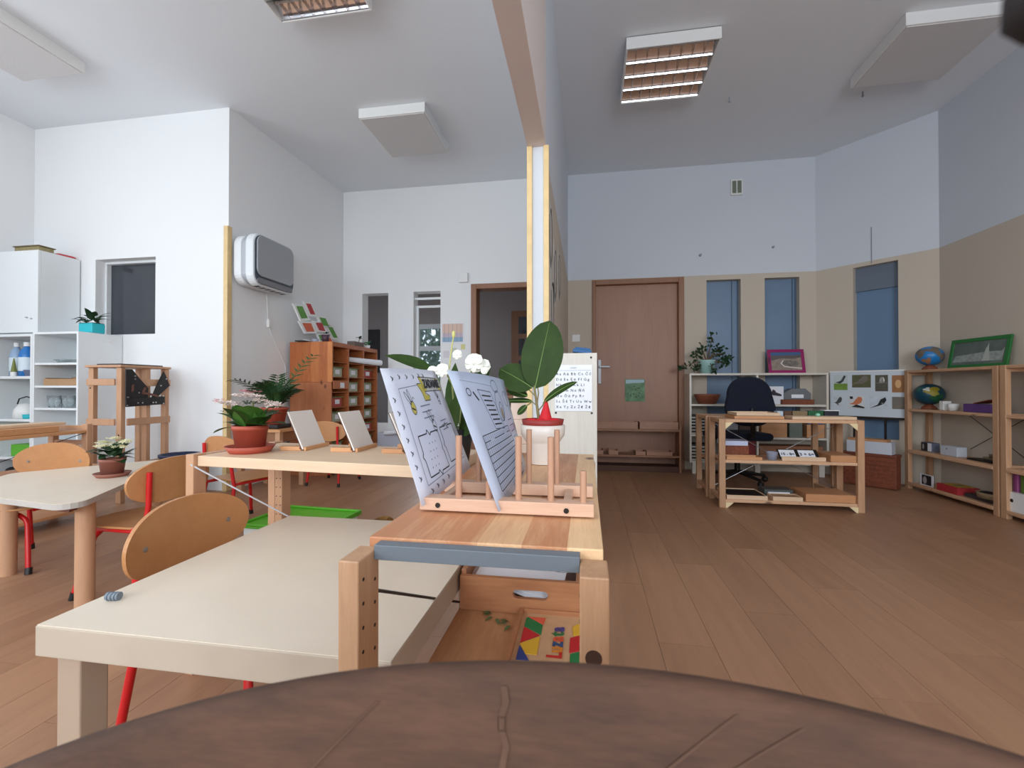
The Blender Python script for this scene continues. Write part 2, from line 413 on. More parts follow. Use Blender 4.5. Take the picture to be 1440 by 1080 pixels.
MB().box(WA[0], WA[1], .06, .085, 1.83, 2.06, 0, MA).build('roller_blind', mat('grey_blind', (106, 118, 134), .6), w)
# recessed dark window of the left room
w = struct(B(WL[0], WL[1], 3.545, 3.555, WL[2], WL[3]).build('window_4', m_darkgl))
f = MB(); x0, x1, z0, z1 = WL
f.box(x0, x0 + .02, 3.50, 3.545, z0, z1).box(x1 - .012, x1, 3.50, 3.545, z0, z1).box(x0 + .02, x1 - .012, 3.50, 3.545, z1 - .022, z1).box(x0 + .02, x1 - .012, 3.50, 3.545, z0, z0 + .012)
f.build('window_frame', m_white, w, bevel=.003)

# hall beyond the far wall of the left room
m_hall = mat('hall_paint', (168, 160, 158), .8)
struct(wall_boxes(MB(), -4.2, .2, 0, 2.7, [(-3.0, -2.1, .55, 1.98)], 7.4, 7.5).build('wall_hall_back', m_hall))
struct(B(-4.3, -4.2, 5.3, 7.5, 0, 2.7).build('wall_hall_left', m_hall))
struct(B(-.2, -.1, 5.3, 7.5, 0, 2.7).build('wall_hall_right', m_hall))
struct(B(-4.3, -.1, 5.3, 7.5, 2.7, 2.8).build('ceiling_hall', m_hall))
w = struct(B(-3.0, -2.1, 7.44, 7.445, .55, 1.98).build('window_5', m_clear))
f = MB(); f.box(-3.0, -2.93, 7.39, 7.46, .55, 1.98).box(-2.93, -2.1, 7.40, 7.46, 1.90, 1.98).box(-2.93, -2.1, 7.40, 7.46, .55, .62)
f.box(-2.93, -2.1, 7.40, 7.46, 1.52, 1.60).box(-2.93, -2.1, 7.40, 7.46, 1.10, 1.17).box(-2.86, -2.84, 7.41, 7.45, .62, 1.90)
f.build('window_frame', m_white, w, bevel=.004)
t = MB(); t.box(-2.05, -1.712, 5.20, 5.215, 1.95, 1.975).box(-2.05, -1.712, 5.24, 5.26, 1.86, 1.885).box(-2.05, -2.02, 5.24, 5.26, .45, 1.86)
struct(t.build('window_6', m_white, bevel=.002))
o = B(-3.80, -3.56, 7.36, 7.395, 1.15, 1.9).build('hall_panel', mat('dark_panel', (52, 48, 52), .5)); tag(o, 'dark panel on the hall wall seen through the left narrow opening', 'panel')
# shrub outside the hall window
sh = thing('garden_shrub', 'grey green shrub seen through the far narrow window of the left room', 'shrub', (-3.0, 8.6, 0))
mb = MB()
for k in range(2600):
    p = Vector((random.uniform(-1.3, 1.3), random.uniform(-.4, .4), random.uniform(.3, 2.8)))
    mb.leaf(.20, .12, Matrix.Translation(p) @ Euler((random.uniform(0, 6), random.uniform(0, 6), random.uniform(0, 6))).to_matrix().to_4x4(), nu=2)
mb.build('foliage', mat('shrub_leaf', (104, 136, 112), .6, noise=.3, nscale=8), sh, kind='stuff')
MB().cyl((0, 0, 0), (0, 0, 1.4), .04, .02).cyl((.5, 0, 0), (.6, 0, 1.4), .03, .02).build('trunk', m_brownstem, sh)

# doors
d1 = struct(B(.105, .992, YF + .055, YF + .095, .01, 2.04).build('door_1', m_door))
f = MB(); f.box(.066, .105, YF - .02, YF + .13, 0, 2.09).box(.992, 1.05, YF - .02, YF + .13, 0, 2.09).box(.105, .992, YF - .02, YF + .13, 2.035, 2.09)
f.build('door_frame', m_frame, d1, bevel=.004)
h = MB(); h.box(.13, .165, YF + .04, YF + .055, .93, 1.20).box(.14, .155, YF - .0, YF + .04, 1.11, 1.125).box(.14, .26, YF - .005, YF + .008, 1.11, 1.128)
h.build('door_handle', mat('satin_steel', (150, 150, 154), .4, metal=.6), d1, bevel=.002)
d2 = struct(MB().box(-1.335, -1.27, YF - .02, YF + .16, 0, 2.10).box(-.46, -.40, YF - .02, YF + .16, 0, 2.10).box(-1.27, -.46, YF - .02, YF + .16, 2.04, 2.10).build('door_2', m_frame, bevel=.004))
d3 = struct(B(-1.22, -.45, 7.33, 7.37, 0, 2.15).build('door_3', m_frame))
g = MB()
for k in range(3): g.box(-1.10, -.6, 7.325, 7.333, 1.05 + k * .36, 1.33 + k * .36)
g.build('door_glass', m_darkgl, d3)

# ------------------------------------------------------------------ ceiling fittings
def heat_panel(cx, cy, sx, sy, label):
    t = thing('ceiling_panel', label, 'ceiling panel', (cx, cy, H - .085), 0, 'flat heating panels on the ceiling')
    MB().box(-sx / 2, sx / 2, -sy / 2, sy / 2, .002, .085).build('casing', m_whiteb, t, bevel=.003)
    MB().box(-sx / 2 + .012, sx / 2 - .012, -sy / 2 + .012, sy / 2 - .012, -.004, .003).build('front_plate', mat('panel_plate', (214, 212, 212), .6, bump=.2, nscale=150), t, bevel=.002)
    return t
heat_panel(-1.645, 3.96, .60, .68, 'white square heating panel on the ceiling near the alcove with the air purifier')
heat_panel(-3.95, 2.45, .56, .64, 'white square heating panel at the upper left corner of the picture')
heat_panel(2.34, 3.57, .61, .62, 'white square heating panel on the ceiling above the right hand bookshelf')
def louver_light(cx, cy, label):
    t = thing('ceiling_light', label, 'ceiling light', (cx, cy, H - .085), 0, 'louvred fluorescent ceiling lights')
    s = .31
    m = MB(); m.box(-s, s, -s, -s + .012, 0, .085).box(-s, s, s - .012, s, 0, .085).box(-s, -s + .012, -s + .012, s - .012, 0, .085).box(s - .012, s, -s + .012, s - .012, 0, .085).box(-s, s, -s, s, .078, .085)
    m.build('housing', m_whiteb, t, bevel=.002)
    bw = (2 * s - .03) / 4
    for k in range(4):
        y0 = -s + .015 + k * bw; mb = MB()
        for side in (-1, 1):
            pts = []
            for q in range(7):
                u = q / 6; yy = y0 + bw / 2 + side * (bw / 2 - .003 - (bw / 2 - .016) * u ** 1.6); zz = .004 + .058 * u
                pts.append((yy, zz))
            vs = [(-s + .014, a, b) for a, b in pts] + [(s - .014, a, b) for a, b in pts]
            mb.add(vs, [(i, i + 1, i + 8, i + 7) for i in range(6)], 0, True)
        mb.build('reflector', m_alu, t)
        MB().cyl((-s + .02, y0 + bw / 2, .058), (s - .02, y0 + bw / 2, .058), .008, n=10).build('fluorescent_tube', m_whiteb, t)
        mb = MB()
        for j in range(1, 8):
            xx = -s + j * 2 * s / 8
            mb.box(xx - .001, xx + .001, y0 + .004, y0 + bw - .004, .006, .036)
        mb.build('louver_blades', m_alu, t, kind='stuff')
    return t
louver_light(.585, 3.485, 'louvred square ceiling light of the right hand room, right of the beam')
louver_light(-1.615, 2.285, 'louvred square ceiling light cut by the top edge left of the beam')

# ------------------------------------------------------------------ things on the walls
t = thing('air_vent', 'small white vent grille high on the far wall of the right room', 'vent', (1.59, YF, 3.03))
m = MB(); m.box(-.06, .06, -.02, 0, -.085, .085); m.build('grille_frame', m_whiteb, t, bevel=.003)
MB().box(-.046, -.006, -.024, -.018, -.065, .065).box(.006, .046, -.024, -.018, -.065, .065).build('grille_opening', mat('vent_dark', (120, 128, 112), .7), t)
t = B(-1.483, -1.370, YF - .04, YF, 2.12, 2.235).build('alarm_box', m_whiteb, bevel=.006)
tag(t, 'small grey white square box on the wall left of the open doorway', 'alarm box')
t = B(-.16, -.07, YF - .012, YF, 1.40, 1.485).build('light_switch', m_whiteb, bevel=.004)
tag(t, 'light switch on the beige wall left of the closed brown door', 'switch')
for j, (x, z, r, l) in enumerate(((1.22, 2.32, .016, 'small grey fitting on the grey wall right above the closed door frame'), (1.95, 2.37, .012, 'tiny grey fitting high on the grey wall between the tall blue windows'))):
    o = MB().cyl((x, YF, z), (x, YF - .03, z), r, r * .8, n=10).build('wall_hook', m_purif_g); tag(o, l, 'hook')
o = MB().tube([(2.69, 4.80, 2.42), (2.69, 4.80, 2.07)], .0025, n=5).build('wire', m_inkgrey); tag(o, 'thin wire hanging down the grey wall above the angled tall window', 'wire')
for x, y, l in ((1.18, 3.98, 'small hook on the right room ceiling behind the louvred light'), (2.23, 4.08, 'small hook on the ceiling in front of the angled wall')):
    o = MB().cyl((x, y, H), (x, y, H - .03), .006, n=8).ball((x, y, H - .035), .01).build('ceiling_hook', m_purif_g); tag(o, l, 'hook')

# poster with green print on the door
t = thing('poster', 'green nature poster taped to the closed brown door', 'poster', (.535, YF + .052, .855))
MB().box(-.108, .108, -.002, 0, -.125, .125).build('poster_sheet', mat('poster_green', (98, 142, 98), .5, noise=.5, nscale=16), t)
m = MB(); Mp = plane_M((0, -.0025, 0), (1, 0, 0), (0, 0, 1))
poly(m, [(-.1, .075), (.1, .085), (.1, .118), (-.1, .118)], Mp); m.build('poster_sky', mat('poster_sky', (176, 204, 214), .5), t)
m = MB()
for k in range(12): poly(m, ell(random.uniform(-.08, .08), random.uniform(-.08, .05), .010, .005, rot=random.random() * 3), Mp, .0008)
m.build('poster_print', m_leafd, t)

# papers on the far wall of the left room
t = B(-2.22, -2.10 + .03, YF - .004, YF, 1.27, 1.72).build('wall_sheet', m_paper)
tag(t, 'plain white sheet taped between the two narrow windows of the far wall', 'paper')
t = thing('wall_calendar', 'pastel striped calendar on the wall left of the open doorway', 'calendar', (-1.56, YF, 1.55))
MB().box(-.135, .135, -.005, 0, -.14, .10).build('calendar_sheet', m_paper, t)
Mp = plane_M((0, -.006, 0), (1, 0, 0), (0, 0, 1))
for z0, z1, c in ((.03, .09, (226, 196, 180)), (-.02, .03, (232, 210, 180)), (-.07, -.02, (206, 190, 200)), (-.125, -.07, (150, 180, 206))):
    m = MB(); poly(m, [(-.125, z0), (.125, z0), (.125, z1), (-.125, z1)], Mp); m.build('calendar_band', mat('pastel_%d' % c[2], c, .7), t)
m = MB()
for k in range(-2, 3): ribbon(m, [(k * .05, -.125), (k * .05, .09)], .003, Mp, .0012)
m.build('calendar_lines', m_inkgrey, t)
for x, z, s, c, l in ((-1.435, 1.365, .05, (222, 216, 150), 'small yellow note below the right corner of the striped calendar'), (-1.54, 1.32, .055, (206, 212, 190), 'small green grey note below the striped calendar'), (-1.64, 1.28, .07, (224, 220, 226), 'pale note lowest beneath the striped calendar')):
    o = B(x - s / 2, x + s / 2, YF - .004, YF, z - s * .6, z + s * .6).build('note', mat('note_%d' % c[2], c, .7)); tag(o, l, 'note')

# drawings on the right face of the partition
for k, (y, z) in enumerate(((2.62, 1.75), (3.0, 1.62), (3.45, 1.72), (2.75, 1.35))):
    lb = ['line drawing of a face highest and nearest on the partition', 'line drawing in the middle of the partition wall', 'line drawing farthest back on the partition wall', 'lowest line drawing on the partition wall'][k]
    t = thing('drawing', lb, 'drawing', (-.205, y, z), 0, 'drawings on the partition wall')
    MB().box(0, .0008, -.15, .15, -.2, .2).build('drawing_sheet', mat('drawing_paper', (206, 200, 192), .7), t)
    m = MB(); Mp = plane_M((.0025, 0, 0), (0, 1, 0), (0, 0, 1))
    ribbon(m, ell(.02, .02, .08, .15, 16, -1.2, 1.9), .022, Mp); ribbon(m, [(-.1, .1), (-.09, -.02), (-.06, -.12), (0, -.16)], .022, Mp)
    m.build('ink_lines', m_ink, t)

# air purifier on the alcove wall
t = thing('air_purifier', 'white and grey rounded air purifier on the alcove wall', 'air purifier', (-3.005, 3.70, 2.0))
def rr(w, h, r, n=6, cx=0, cz=0):
    out = []
    for sx, sz, a0 in ((1, 1, 0), (-1, 1, PI / 2), (-1, -1, PI), (1, -1, 1.5 * PI)):
        for i in range(n + 1):
            a = a0 + i * PI / 2 / n; out.append((cx + sx * (w / 2 - r) + r * math.cos(a), cz + sz * (h / 2 - r) + r * math.sin(a)))
    return out
MY = plane_M((0, 0, 0), (0, 1, 0), (0, 0, 1))  # local x->Y, y->Z, z->X
pw_, ph_ = .54, .46
MB().prism(rr(pw_ * .97, ph_ * .95, .10), 0, .075, 0, MY).build('back_shell', m_purif_w, t, bevel=.012)
MB().prism(rr(pw_ * .93, ph_ * .88, .09), .07, .125, 0, MY).build('grey_band', mat('purifier_silver', (176, 180, 188), .35), t)
MB().prism(rr(pw_, ph_, .10), .12, .20, 0, MY).build('front_shell', m_purif_w, t, bevel=.014)
MB().prism(rr(pw_ * .94, ph_ * .93, .085), .198, .207, 0, MY).build('dark_gasket', mat('purifier_dark', (66, 76, 88), .4), t)
MB().prism(rr(pw_ * .90, ph_ * .78, .07, cz=.03), .206, .222, 0, MY).build('front_panel', m_purif_g, t, bevel=.008)
MB().prism(rr(pw_ * .86, ph_ * .10, .02, cz=-ph_ * .41), .206, .213, 0, MY).build('control_strip', mat('purifier_strip', (120, 120, 126), .4), t)
m = MB()
for k in range(6): m.box(.135, .185, -.19 + k * .066, -.15 + k * .066, -ph_ / 2 - .001, -ph_ / 2 + .004)
m.build('air_slots', m_black, t)
o = MB().tube([(-3.01, 3.86, 1.78), (-3.008, 3.88, 1.5), (-3.0, 3.9, 1.42), (-3.0, 4.02, 1.25), (-2.998, 4.12, 1.1), (-2.998, 4.13, .9)], .004, n=6).build('power_cord', m_whiteb)
tag(o, 'thin white cord running down the alcove wall below the air purifier', 'cord')
o = MB().box(-3.016, -2.99, 3.865, 3.905, 1.46, 1.54).build('cord_plug', m_whiteb, bevel=.006); tag(o, 'white inline plug on the cord below the air purifier', 'plug')

# big decorative picture frames leaning above the pine cabinet

# ================================================================== LEFT ROOM
# ---- white shelving along the left, tall cabinet on top
def carcass(name, label, x0, x1, y0, y1, z0, z1, shelves, m, th=.02, cat='shelf', back=None, group=None, feet=0, div=()):
    t = thing(name, label, cat, ((x0 + x1) / 2, (y0 + y1) / 2, 0), 0, group)
    K = dict(parent=t, world=True, bevel=.0015)
    B(x0, x0 + th, y0, y1, z0, z1).build('side_panel', m, **K); B(x1 - th, x1, y0, y1, z0, z1).build('side_panel', m, **K)
    B(x0 + th, x1 - th, y0, y1, z1 - th, z1).build('top_panel', m, **K)
    B(x0 + th, x1 - th, y0, y1, z0, z0 + th).build('bottom_panel', m, **K)
    for d in div: B(d - th / 2, d + th / 2, y0, y1, z0 + th, z1 - th).build('divider', m, **K)
    for s in shelves:
        a, b, z = (x0 + th, x1 - th, s) if not isinstance(s, tuple) else s
        B(a, b, y0 + .004, y1, z - th, z).build('shelf_board', m, **K)
    if back: B(x0 + th, x1 - th, y1 - .006, y1, z0 + th, z1 - th).build('back_panel', back, **K)
    if feet:
        for fx in feet: B(fx - .025, fx + .025, y0 + .02, y0 + .07, 0, z0).build('foot', m, **K)
    return t
WY = 3.06
carcass('open_shelf', 'white open shelf unit with drinking glasses, beside the alcove window', -4.56, -4.10, WY, 3.415, .03, 1.345, [1.09, .90, .715, .38], m_white, .018, back=m_white)
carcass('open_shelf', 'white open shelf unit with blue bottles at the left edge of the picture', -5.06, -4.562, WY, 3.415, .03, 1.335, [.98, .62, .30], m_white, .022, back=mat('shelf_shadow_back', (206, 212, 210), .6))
t = thing('wall_cabinet', 'tall white cabinet box standing on top of the white shelves', 'cabinet', (-4.78, 3.24, 1.346))
MB().box(-.28, .225, -.13, .17, .001, .70).build('cabinet_body', m_white, t, bevel=.002)
MB().box(-.28, .225, -.15, -.131, .004, .70).build('door', m_white, t, bevel=.002)
MB().cyl((.12, -.15, .13), (.12, -.165, .13), .006, n=8).box(.15, .17, -.153, -.149, .115, .125).build('door_lock', m_metal, t)
t = thing('wooden_box', 'greenish brown flat wooden box on top of the tall white cabinet', 'box', (-4.74, 3.19, 2.047))
MB().box(-.14, .12, -.05, .06, 0, .05).build('box_body', mat('olive_wood', (150, 138, 96), .6, noise=.2), t, bevel=.003)
MB().box(-.15, .13, -.06, .07, .05, .058).build('box_lid', mat('olive_wood_dark', (112, 100, 70), .6), t, bevel=.002)
o = MB().prism([(.06, -.045), (.115, -.04), (.125, .06), (.11, .10), (.05, .09), (.04, .0)], 0, .024).build('red_pouch', mat('red_cloth', (196, 70, 78), .8), bevel=.006)
o.location = (-4.715, 3.30, 2.047); o.location.x = -4.59 - .12; o.location.y = 3.31; o.location.z = 2.0475
tag(o, 'small red folded pouch on the top right edge of the tall white cabinet', 'pouch')

# glasses on the shelf
m_glass = mat('drinking_glass', (236, 244, 246), .06, trans=.8)
g0 = MB().lathe([(.0, .002), (.022, .002), (.026, .04), (.034, .10), (.031, .10), (.023, .04), (.0, .008)], n=16).build('drinking_glass', m_glass)
pts = [(-4.47, 3.14), (-4.40, 3.13), (-4.37, 3.2), (-4.32, 3.14), (-4.26, 3.13), (-4.225, 3.2), (-4.175, 3.14), (-4.155, 3.215)]
pl_ = ['leftmost', 'second', 'third, set back', 'fourth', 'fifth', 'sixth, set back', 'seventh', 'last, set back']
for k, (x, y) in enumerate(pts):
    o = g0 if k == 0 else g0.copy()
    if k: COL.objects.link(o)
    o.location = (x, y, .716); tag(o, 'clear drinking glass on the white shelf, %s from the left' % pl_[k], 'glass', 'glasses on the white shelf')
t = thing('serving_tray', 'light wooden tray with a notch on the shelf above the glasses', 'tray', (-4.32, 3.2, .901))
m_tl_ = m_traylight; m_traylight = m_tan
MB().box(-.17, .19, -.11, -.10, 0, .055).box(-.17, .19, .10, .11, 0, .075).box(-.17, -.16, -.1, .1, 0, .065).box(.18, .19, -.1, .1, 0, .075).box(-.17, .19, -.1, .1, 0, .008).build('tray_body', m_traylight, t, bevel=.002); m_traylight = m_tl_
o = MB().lathe([(0, 0), (.10, 0), (.11, .02), (.13, .025), (.12, .03), (.09, .01), (0, .008)], n=20).build('glass_bowl', m_glass); o.location = (-4.36, 3.22, 1.092)
tag(o, 'flat glass bowl on the top compartment of the white shelf', 'bowl')
# bottles
def bottle(x, y, z, r, h, col, lbl, cap=(240, 240, 240)):
    t = thing('bottle', lbl, 'bottle', (x, y, z), 0, 'bottles on the white shelf')
    m = mat('bottle_%d_%d_%d' % col, col, .25)
    MB().lathe([(0, 0), (r, 0), (r, h * .62), (r * .8, h * .75), (r * .35, h * .86), (r * .3, h * .9), (0, h * .9)], n=18).build('bottle_body', m, t)
    MB().lathe([(r * .42, h * .88), (r * .42, h), (0, h)], n=14).build('bottle_cap', mat('cap_%d' % cap[0], cap, .4), t)
    MB().lathe([(r * 1.01, h * .15), (r * 1.01, h * .55)], n=18).build('bottle_label', mat('blabel', (214, 228, 236), .5), t)
bottle(-4.72, 3.13, .981, .052, .29, (38, 120, 196), 'blue bottle with a white cap beside the shelf divider')
bottle(-4.86, 3.15, .981, .045, .29, (150, 176, 206), 'pale bottle with a white cap left of the blue bottle')
bottle(-4.645, 3.25, .981, .05, .25, (196, 50, 66), 'red bottle half hidden behind the shelf divider')
t = thing('tube', 'small green tube standing on its white cap before the bottles', 'tube', (-4.79, 3.085, .981))
MB().cyl((0, 0, 0), (0, 0, .035), .022, n=12).build('tube_cap', m_whiteb, t); MB().cyl((0, 0, .035), (0, 0, .15), .02, .004, n=12).build('tube_body', mat('olive_tube', (120, 128, 60), .5), t)
o = MB().lathe([(0, 0), (.045, 0), (.058, .05), (.062, .052), (0, .052)], n=20).build('plastic_bowl', mat('bluegrey_bowl', (120, 132, 160), .4)); o.location = (-4.66, 3.13 + .0, .981)
o.location = (-4.65, 3.125, .981); tag(o, 'blue grey plastic bowl in front of the red bottle', 'bowl')
t = thing('kettle', 'white round kettle with a dark arched handle on the lower white shelf', 'kettle', (-4.78, 3.17, .621))
MB().lathe([(0, 0), (.085, 0), (.08, .07), (.05, .12), (0, .13)], n=20).build('kettle_body', m_whiteb, t)
MB().tube([(-.10, 0, .12), (-.08, 0, .165), (0, 0, .185), (.05, 0, .17), (.065, 0, .13)], .005).build('handle', m_black, t)
o = MB().lathe([(0, 0), (.045, 0), (.05, .035), (0, .036)], n=16).build('turquoise_dish', m_teal); o.location = (-4.665, 3.12, .621); tag(o, 'small turquoise dish beside the white kettle', 'dish')
o = MB().lathe([(0, 0), (.05, 0), (.055, .06), (0, .07)], n=16).build('green_bowl', m_green); o.location = (-4.65, 3.23, .621); tag(o, 'lime green bowl behind the turquoise dish', 'bowl')
o = B(-4.84, -4.60, 3.10, 3.3, .301, .40).build('green_box', m_green, bevel=.006); tag(o, 'lime green box on a low compartment of the left white shelf', 'box')
o = B(-4.92, -4.62, 3.10, 3.3, .055, .2).build('dark_bag', m_black, bevel=.03); tag(o, 'dark bag in the lowest compartment of the left white shelf', 'bag')

# plant on the white shelf
def leafy(parent, n, L, w, h, mtl, seed, spread=1, nu=5, bend=.7, ang=(.1, 1.0), name='leaf', z0=0, each=True):
    rnd = random.Random(seed); mb = MB()
    for k in range(n):
        a = k * 2.4 + rnd.uniform(-.3, .3); el = rnd.uniform(*ang); z = z0 + h * rnd.random()
        M = Matrix.Translation((spread * .3 * L * math.cos(a), spread * .3 * L * math.sin(a), z)) @ Matrix.Rotation(a, 4, 'Z') @ Matrix.Rotation(-el, 4, 'Y')
        l = L * rnd.uniform(.75, 1.15)
        if each: MB().leaf(l, w * rnd.uniform(.8, 1.1), M, bend=bend, nu=nu).build(name, mtl, parent)
        else: mb.leaf(l, w, M, bend=bend, nu=nu)
    if not each: mb.build(name + 's', mtl, parent, kind='stuff')
t = thing('potted_plant', 'small dark leafed plant in a square turquoise pot on the white shelf', 'plant', (-4.17, 3.22, 1.346))
MB().prism([(-.075, -.055), (.065, -.055), (.065, .055), (-.075, .055)], 0, .085).build('pot', m_teal, t, bevel=.01)
MB().box(-.07, .06, -.05, .05, .078, .087).build('soil', m_soil, t)
leafy(t, 16, .11, .05, .06, m_leafd, 3, z0=.08, ang=(-.1, 1.0))
o = MB().box(0, .004, -.03, .03, -.012, .012).cyl((.003, 0, 0), (.012, 0, 0), .008, n=8).build('sticker_hook', m_whiteb); o.location = (-4.099, 3.30, 1.285); tag(o, 'small white hook on the side of the white shelf', 'hook')

# ---- stacked wooden frames with black dressing frame
t = thing('wooden_stand', 'tall beech stand of posts and rails beside the white shelves', 'stand', (-3.64, 3.12, 0))
X0, X1, Y0, Y1, HT = -3.79, -3.49, 2.90, 3.30, 1.05
K = dict(parent=t, world=True, bevel=.003)
for x, y in ((X0, Y0), (X1 - .045, Y0), (X0, Y1 - .035), (X1 - .045, Y1 - .035), (X1 - .045, (Y0 + Y1) / 2)):
    B(x, x + .045, y, y + .035, 0, HT - .012).build('post', m_beechleg, **K)
for z in (.95, .645, .30):
    B(X0, X1 - .045, Y0 - .016, Y0 - .0005, z - .05, z).build('rail', m_beechleg, **K)
    B(X1 + .0005, X1 + .014, Y0 + .04, Y1, z - .055, z).build('rail', m_beechleg, **K)
B(X0 - .01, X1 + .02, Y0 - .02, Y1 + .0, HT - .012, HT + .006).build('top_board', m_beechleg, **K)
B(X0 + .05, X1 - .03, Y0 + .02, Y1 - .03, HT + .006, HT + .018).build('top_sheet', mat('dark_sheet', (70, 62, 60), .6), **K)
m = MB()
for x, z in ((X0 + .02, .88), (X0 + .02, .52), (X1 - .02, .52)): m.cyl((x, Y0 - .013 if z > 5 else Y0 - .001, z), (x, Y0 + .001, z), .007, n=8)
m.build('bolt_hole', m_black, **K)
t = thing('dressing_frame', 'black leather fastening frame with metal snaps hung on the wooden stand', 'dressing frame', (X1 + .02, 3.14, .72))
MYZ = plane_M((0, 0, 0), (0, 1, 0), (0, 0, 1))
yy = lambda a: (a - 175) / 62 * .369 - .234
zz = lambda b: (570 - b) / 53 * .30 + .015
def flap(pts, z0, z1): return MB().prism([(yy(a), zz(b)) for a, b in pts], z0, z1, 0, MYZ)
flap([(176, 519), (184, 519), (193, 530), (206, 545), (205, 560), (195, 566), (176, 570)], .002, .010).build('leather_flap', m_black, t)
flap([(228, 520), (233, 530), (237, 541), (229, 548), (218, 558), (209, 562), (218, 540), (224, 528)], .004, .012).build('leather_flap', m_black, t)
flap([(176, 560), (229, 556), (229, 568), (176, 570)], .010, .015).build('leather_band', m_black, t)
flap([(198, 550), (205, 551), (220, 555), (219, 558), (205, 554), (198, 553)], .015, .019).build('strap', mat('brown_strap', (110, 70, 60), .6), t)
flap([(183, 541), (186, 539), (186, 548), (183, 550)], .010, .012).build('strap', MATS['brown_strap'], t)
flap([(196, 552), (200, 543), (203, 544), (199, 554)], .010, .012).build('strap', MATS['brown_strap'], t)
m = MB()
for a, b in ((187, 528), (187, 532), (231, 531), (223, 541), (191, 565), (197, 565), (212, 565), (216, 565), (177, 568), (227, 567), (192, 551), (227, 556), (178, 557)):
    m.cyl((.010, yy(a), zz(b)), (.0175, yy(a), zz(b)), .006, n=8)
m.build('metal_snaps', m_metal, t, kind='stuff')

# dark blue tub
t = thing('storage_tub', 'dark navy tub on the floor beside the wooden stand', 'tub', (-3.24, 3.16, 0))
MB().lathe([(0, 0), (.10, 0), (.13, .33), (.14, .33), (.14, .35), (.125, .35), (.095, .02), (0, .02)], n=28).build('tub_body', mat('navy_plastic', (40, 50, 78), .5), t)

# ---- low pine shelf at the left edge
t = thing('low_pine_shelf', 'low pine shelf unit with trays standing at the left edge of the picture', 'shelf', (-3.46, 2.0, 0))
K = dict(parent=t, world=True, bevel=.003)
lx0, lx1, ly0, ly1, lh = -3.60, -3.28, 1.45, 2.54, .64
for y in (ly0, ly1 - .035):
    B(lx1 - .045, lx1, y, y + .035, 0, lh).build('post', m_beechleg, **K)
    B(lx0, lx0 + .045, y, y + .035, 0, lh).build('post', m_beechleg, **K)
    for z in (.63, .53, .10): B(lx0 + .045, lx1 - .045, y + .004, y + .03, z - .03, z).build('rail', m_beechleg, **K)
for z in (.60, .36, .085): B(lx0 + .002, lx1 - .002, ly0 + .036, ly1 - .036, z - .02, z).build('shelf_board', m_traylight, **K)
MB().tube([(lx1 - .004, ly1 - .04, .585), (lx1 - .004, ly0 + .05, .30)], .003, n=5).build('brace_rod', m_steel, **K)
o = B(-3.56, -3.30, 1.85, 2.36, .601, .64).build('wooden_tray', m_traylight, bevel=.004); tag(o, 'flat wooden tray on top of the low pine shelf', 'tray')
o = B(-3.52, -3.36, 1.95, 2.44, .641, .658).build('wooden_board', m_pale, bevel=.003); tag(o, 'thin pale board resting on the tray of the low pine shelf', 'board')
o = B(-3.5, -3.32, 1.6, 1.95, .361, .42).build('wooden_box', m_pale, bevel=.004); tag(o, 'pale wooden box on the middle board of the low pine shelf', 'box')

# ---- trapezoid table
TH = .46
t = thing('trapezoid_table', 'cream trapezoid school table with beech legs and a potted flower on it', 'table', (-2.25, 1.85, 0))
c = [(-1.80, 1.325), (-2.395, 2.375), (-2.80, 1.80), (-2.56, 1.44)]
def rounded(c, r, n=10):
    out = []
    for i in range(len(c)):
        p, a, b = Vector(c[i]), Vector(c[i - 1]), Vector(c[(i + 1) % len(c)])
        ua, ub = (a - p).normalized(), (b - p).normalized()
        d = r / math.tan(ua.angle(ub) / 2); s, e = p + ua * d, p + ub * d
        cen = p + (ua + ub).normalized() * (r / math.sin(ua.angle(ub) / 2))
        for k in range(n + 1):
            v = (s - cen).lerp(e - cen, k / n).normalized() * r; out.append(tuple(cen + v))
    return out
rc = rounded(c, .055)
MB().prism(rc, TH - .022, TH - .0012).build('edge_band', m_lamedge, t, world=True)
MB().prism(rc, TH - .0012, TH).build('tabletop', m_lam, t, world=True)
cx = sum(p[0] for p in c) / 4; cy = sum(p[1] for p in c) / 4
for x, y in ((-1.995, 1.52), (-2.335, 2.13), (-2.695, 1.72)):
    MB().cyl((x, y, 0), (x, y, TH - .022), .032, n=20).build('leg', m_beechleg, t, world=True)
MB().prism([(cx + (p[0] - cx) * .72, cy + (p[1] - cy) * .72) for p in c], TH - .06, TH - .0225).build('apron', mat('brown_apron', (120, 76, 56), .6), t, world=True)

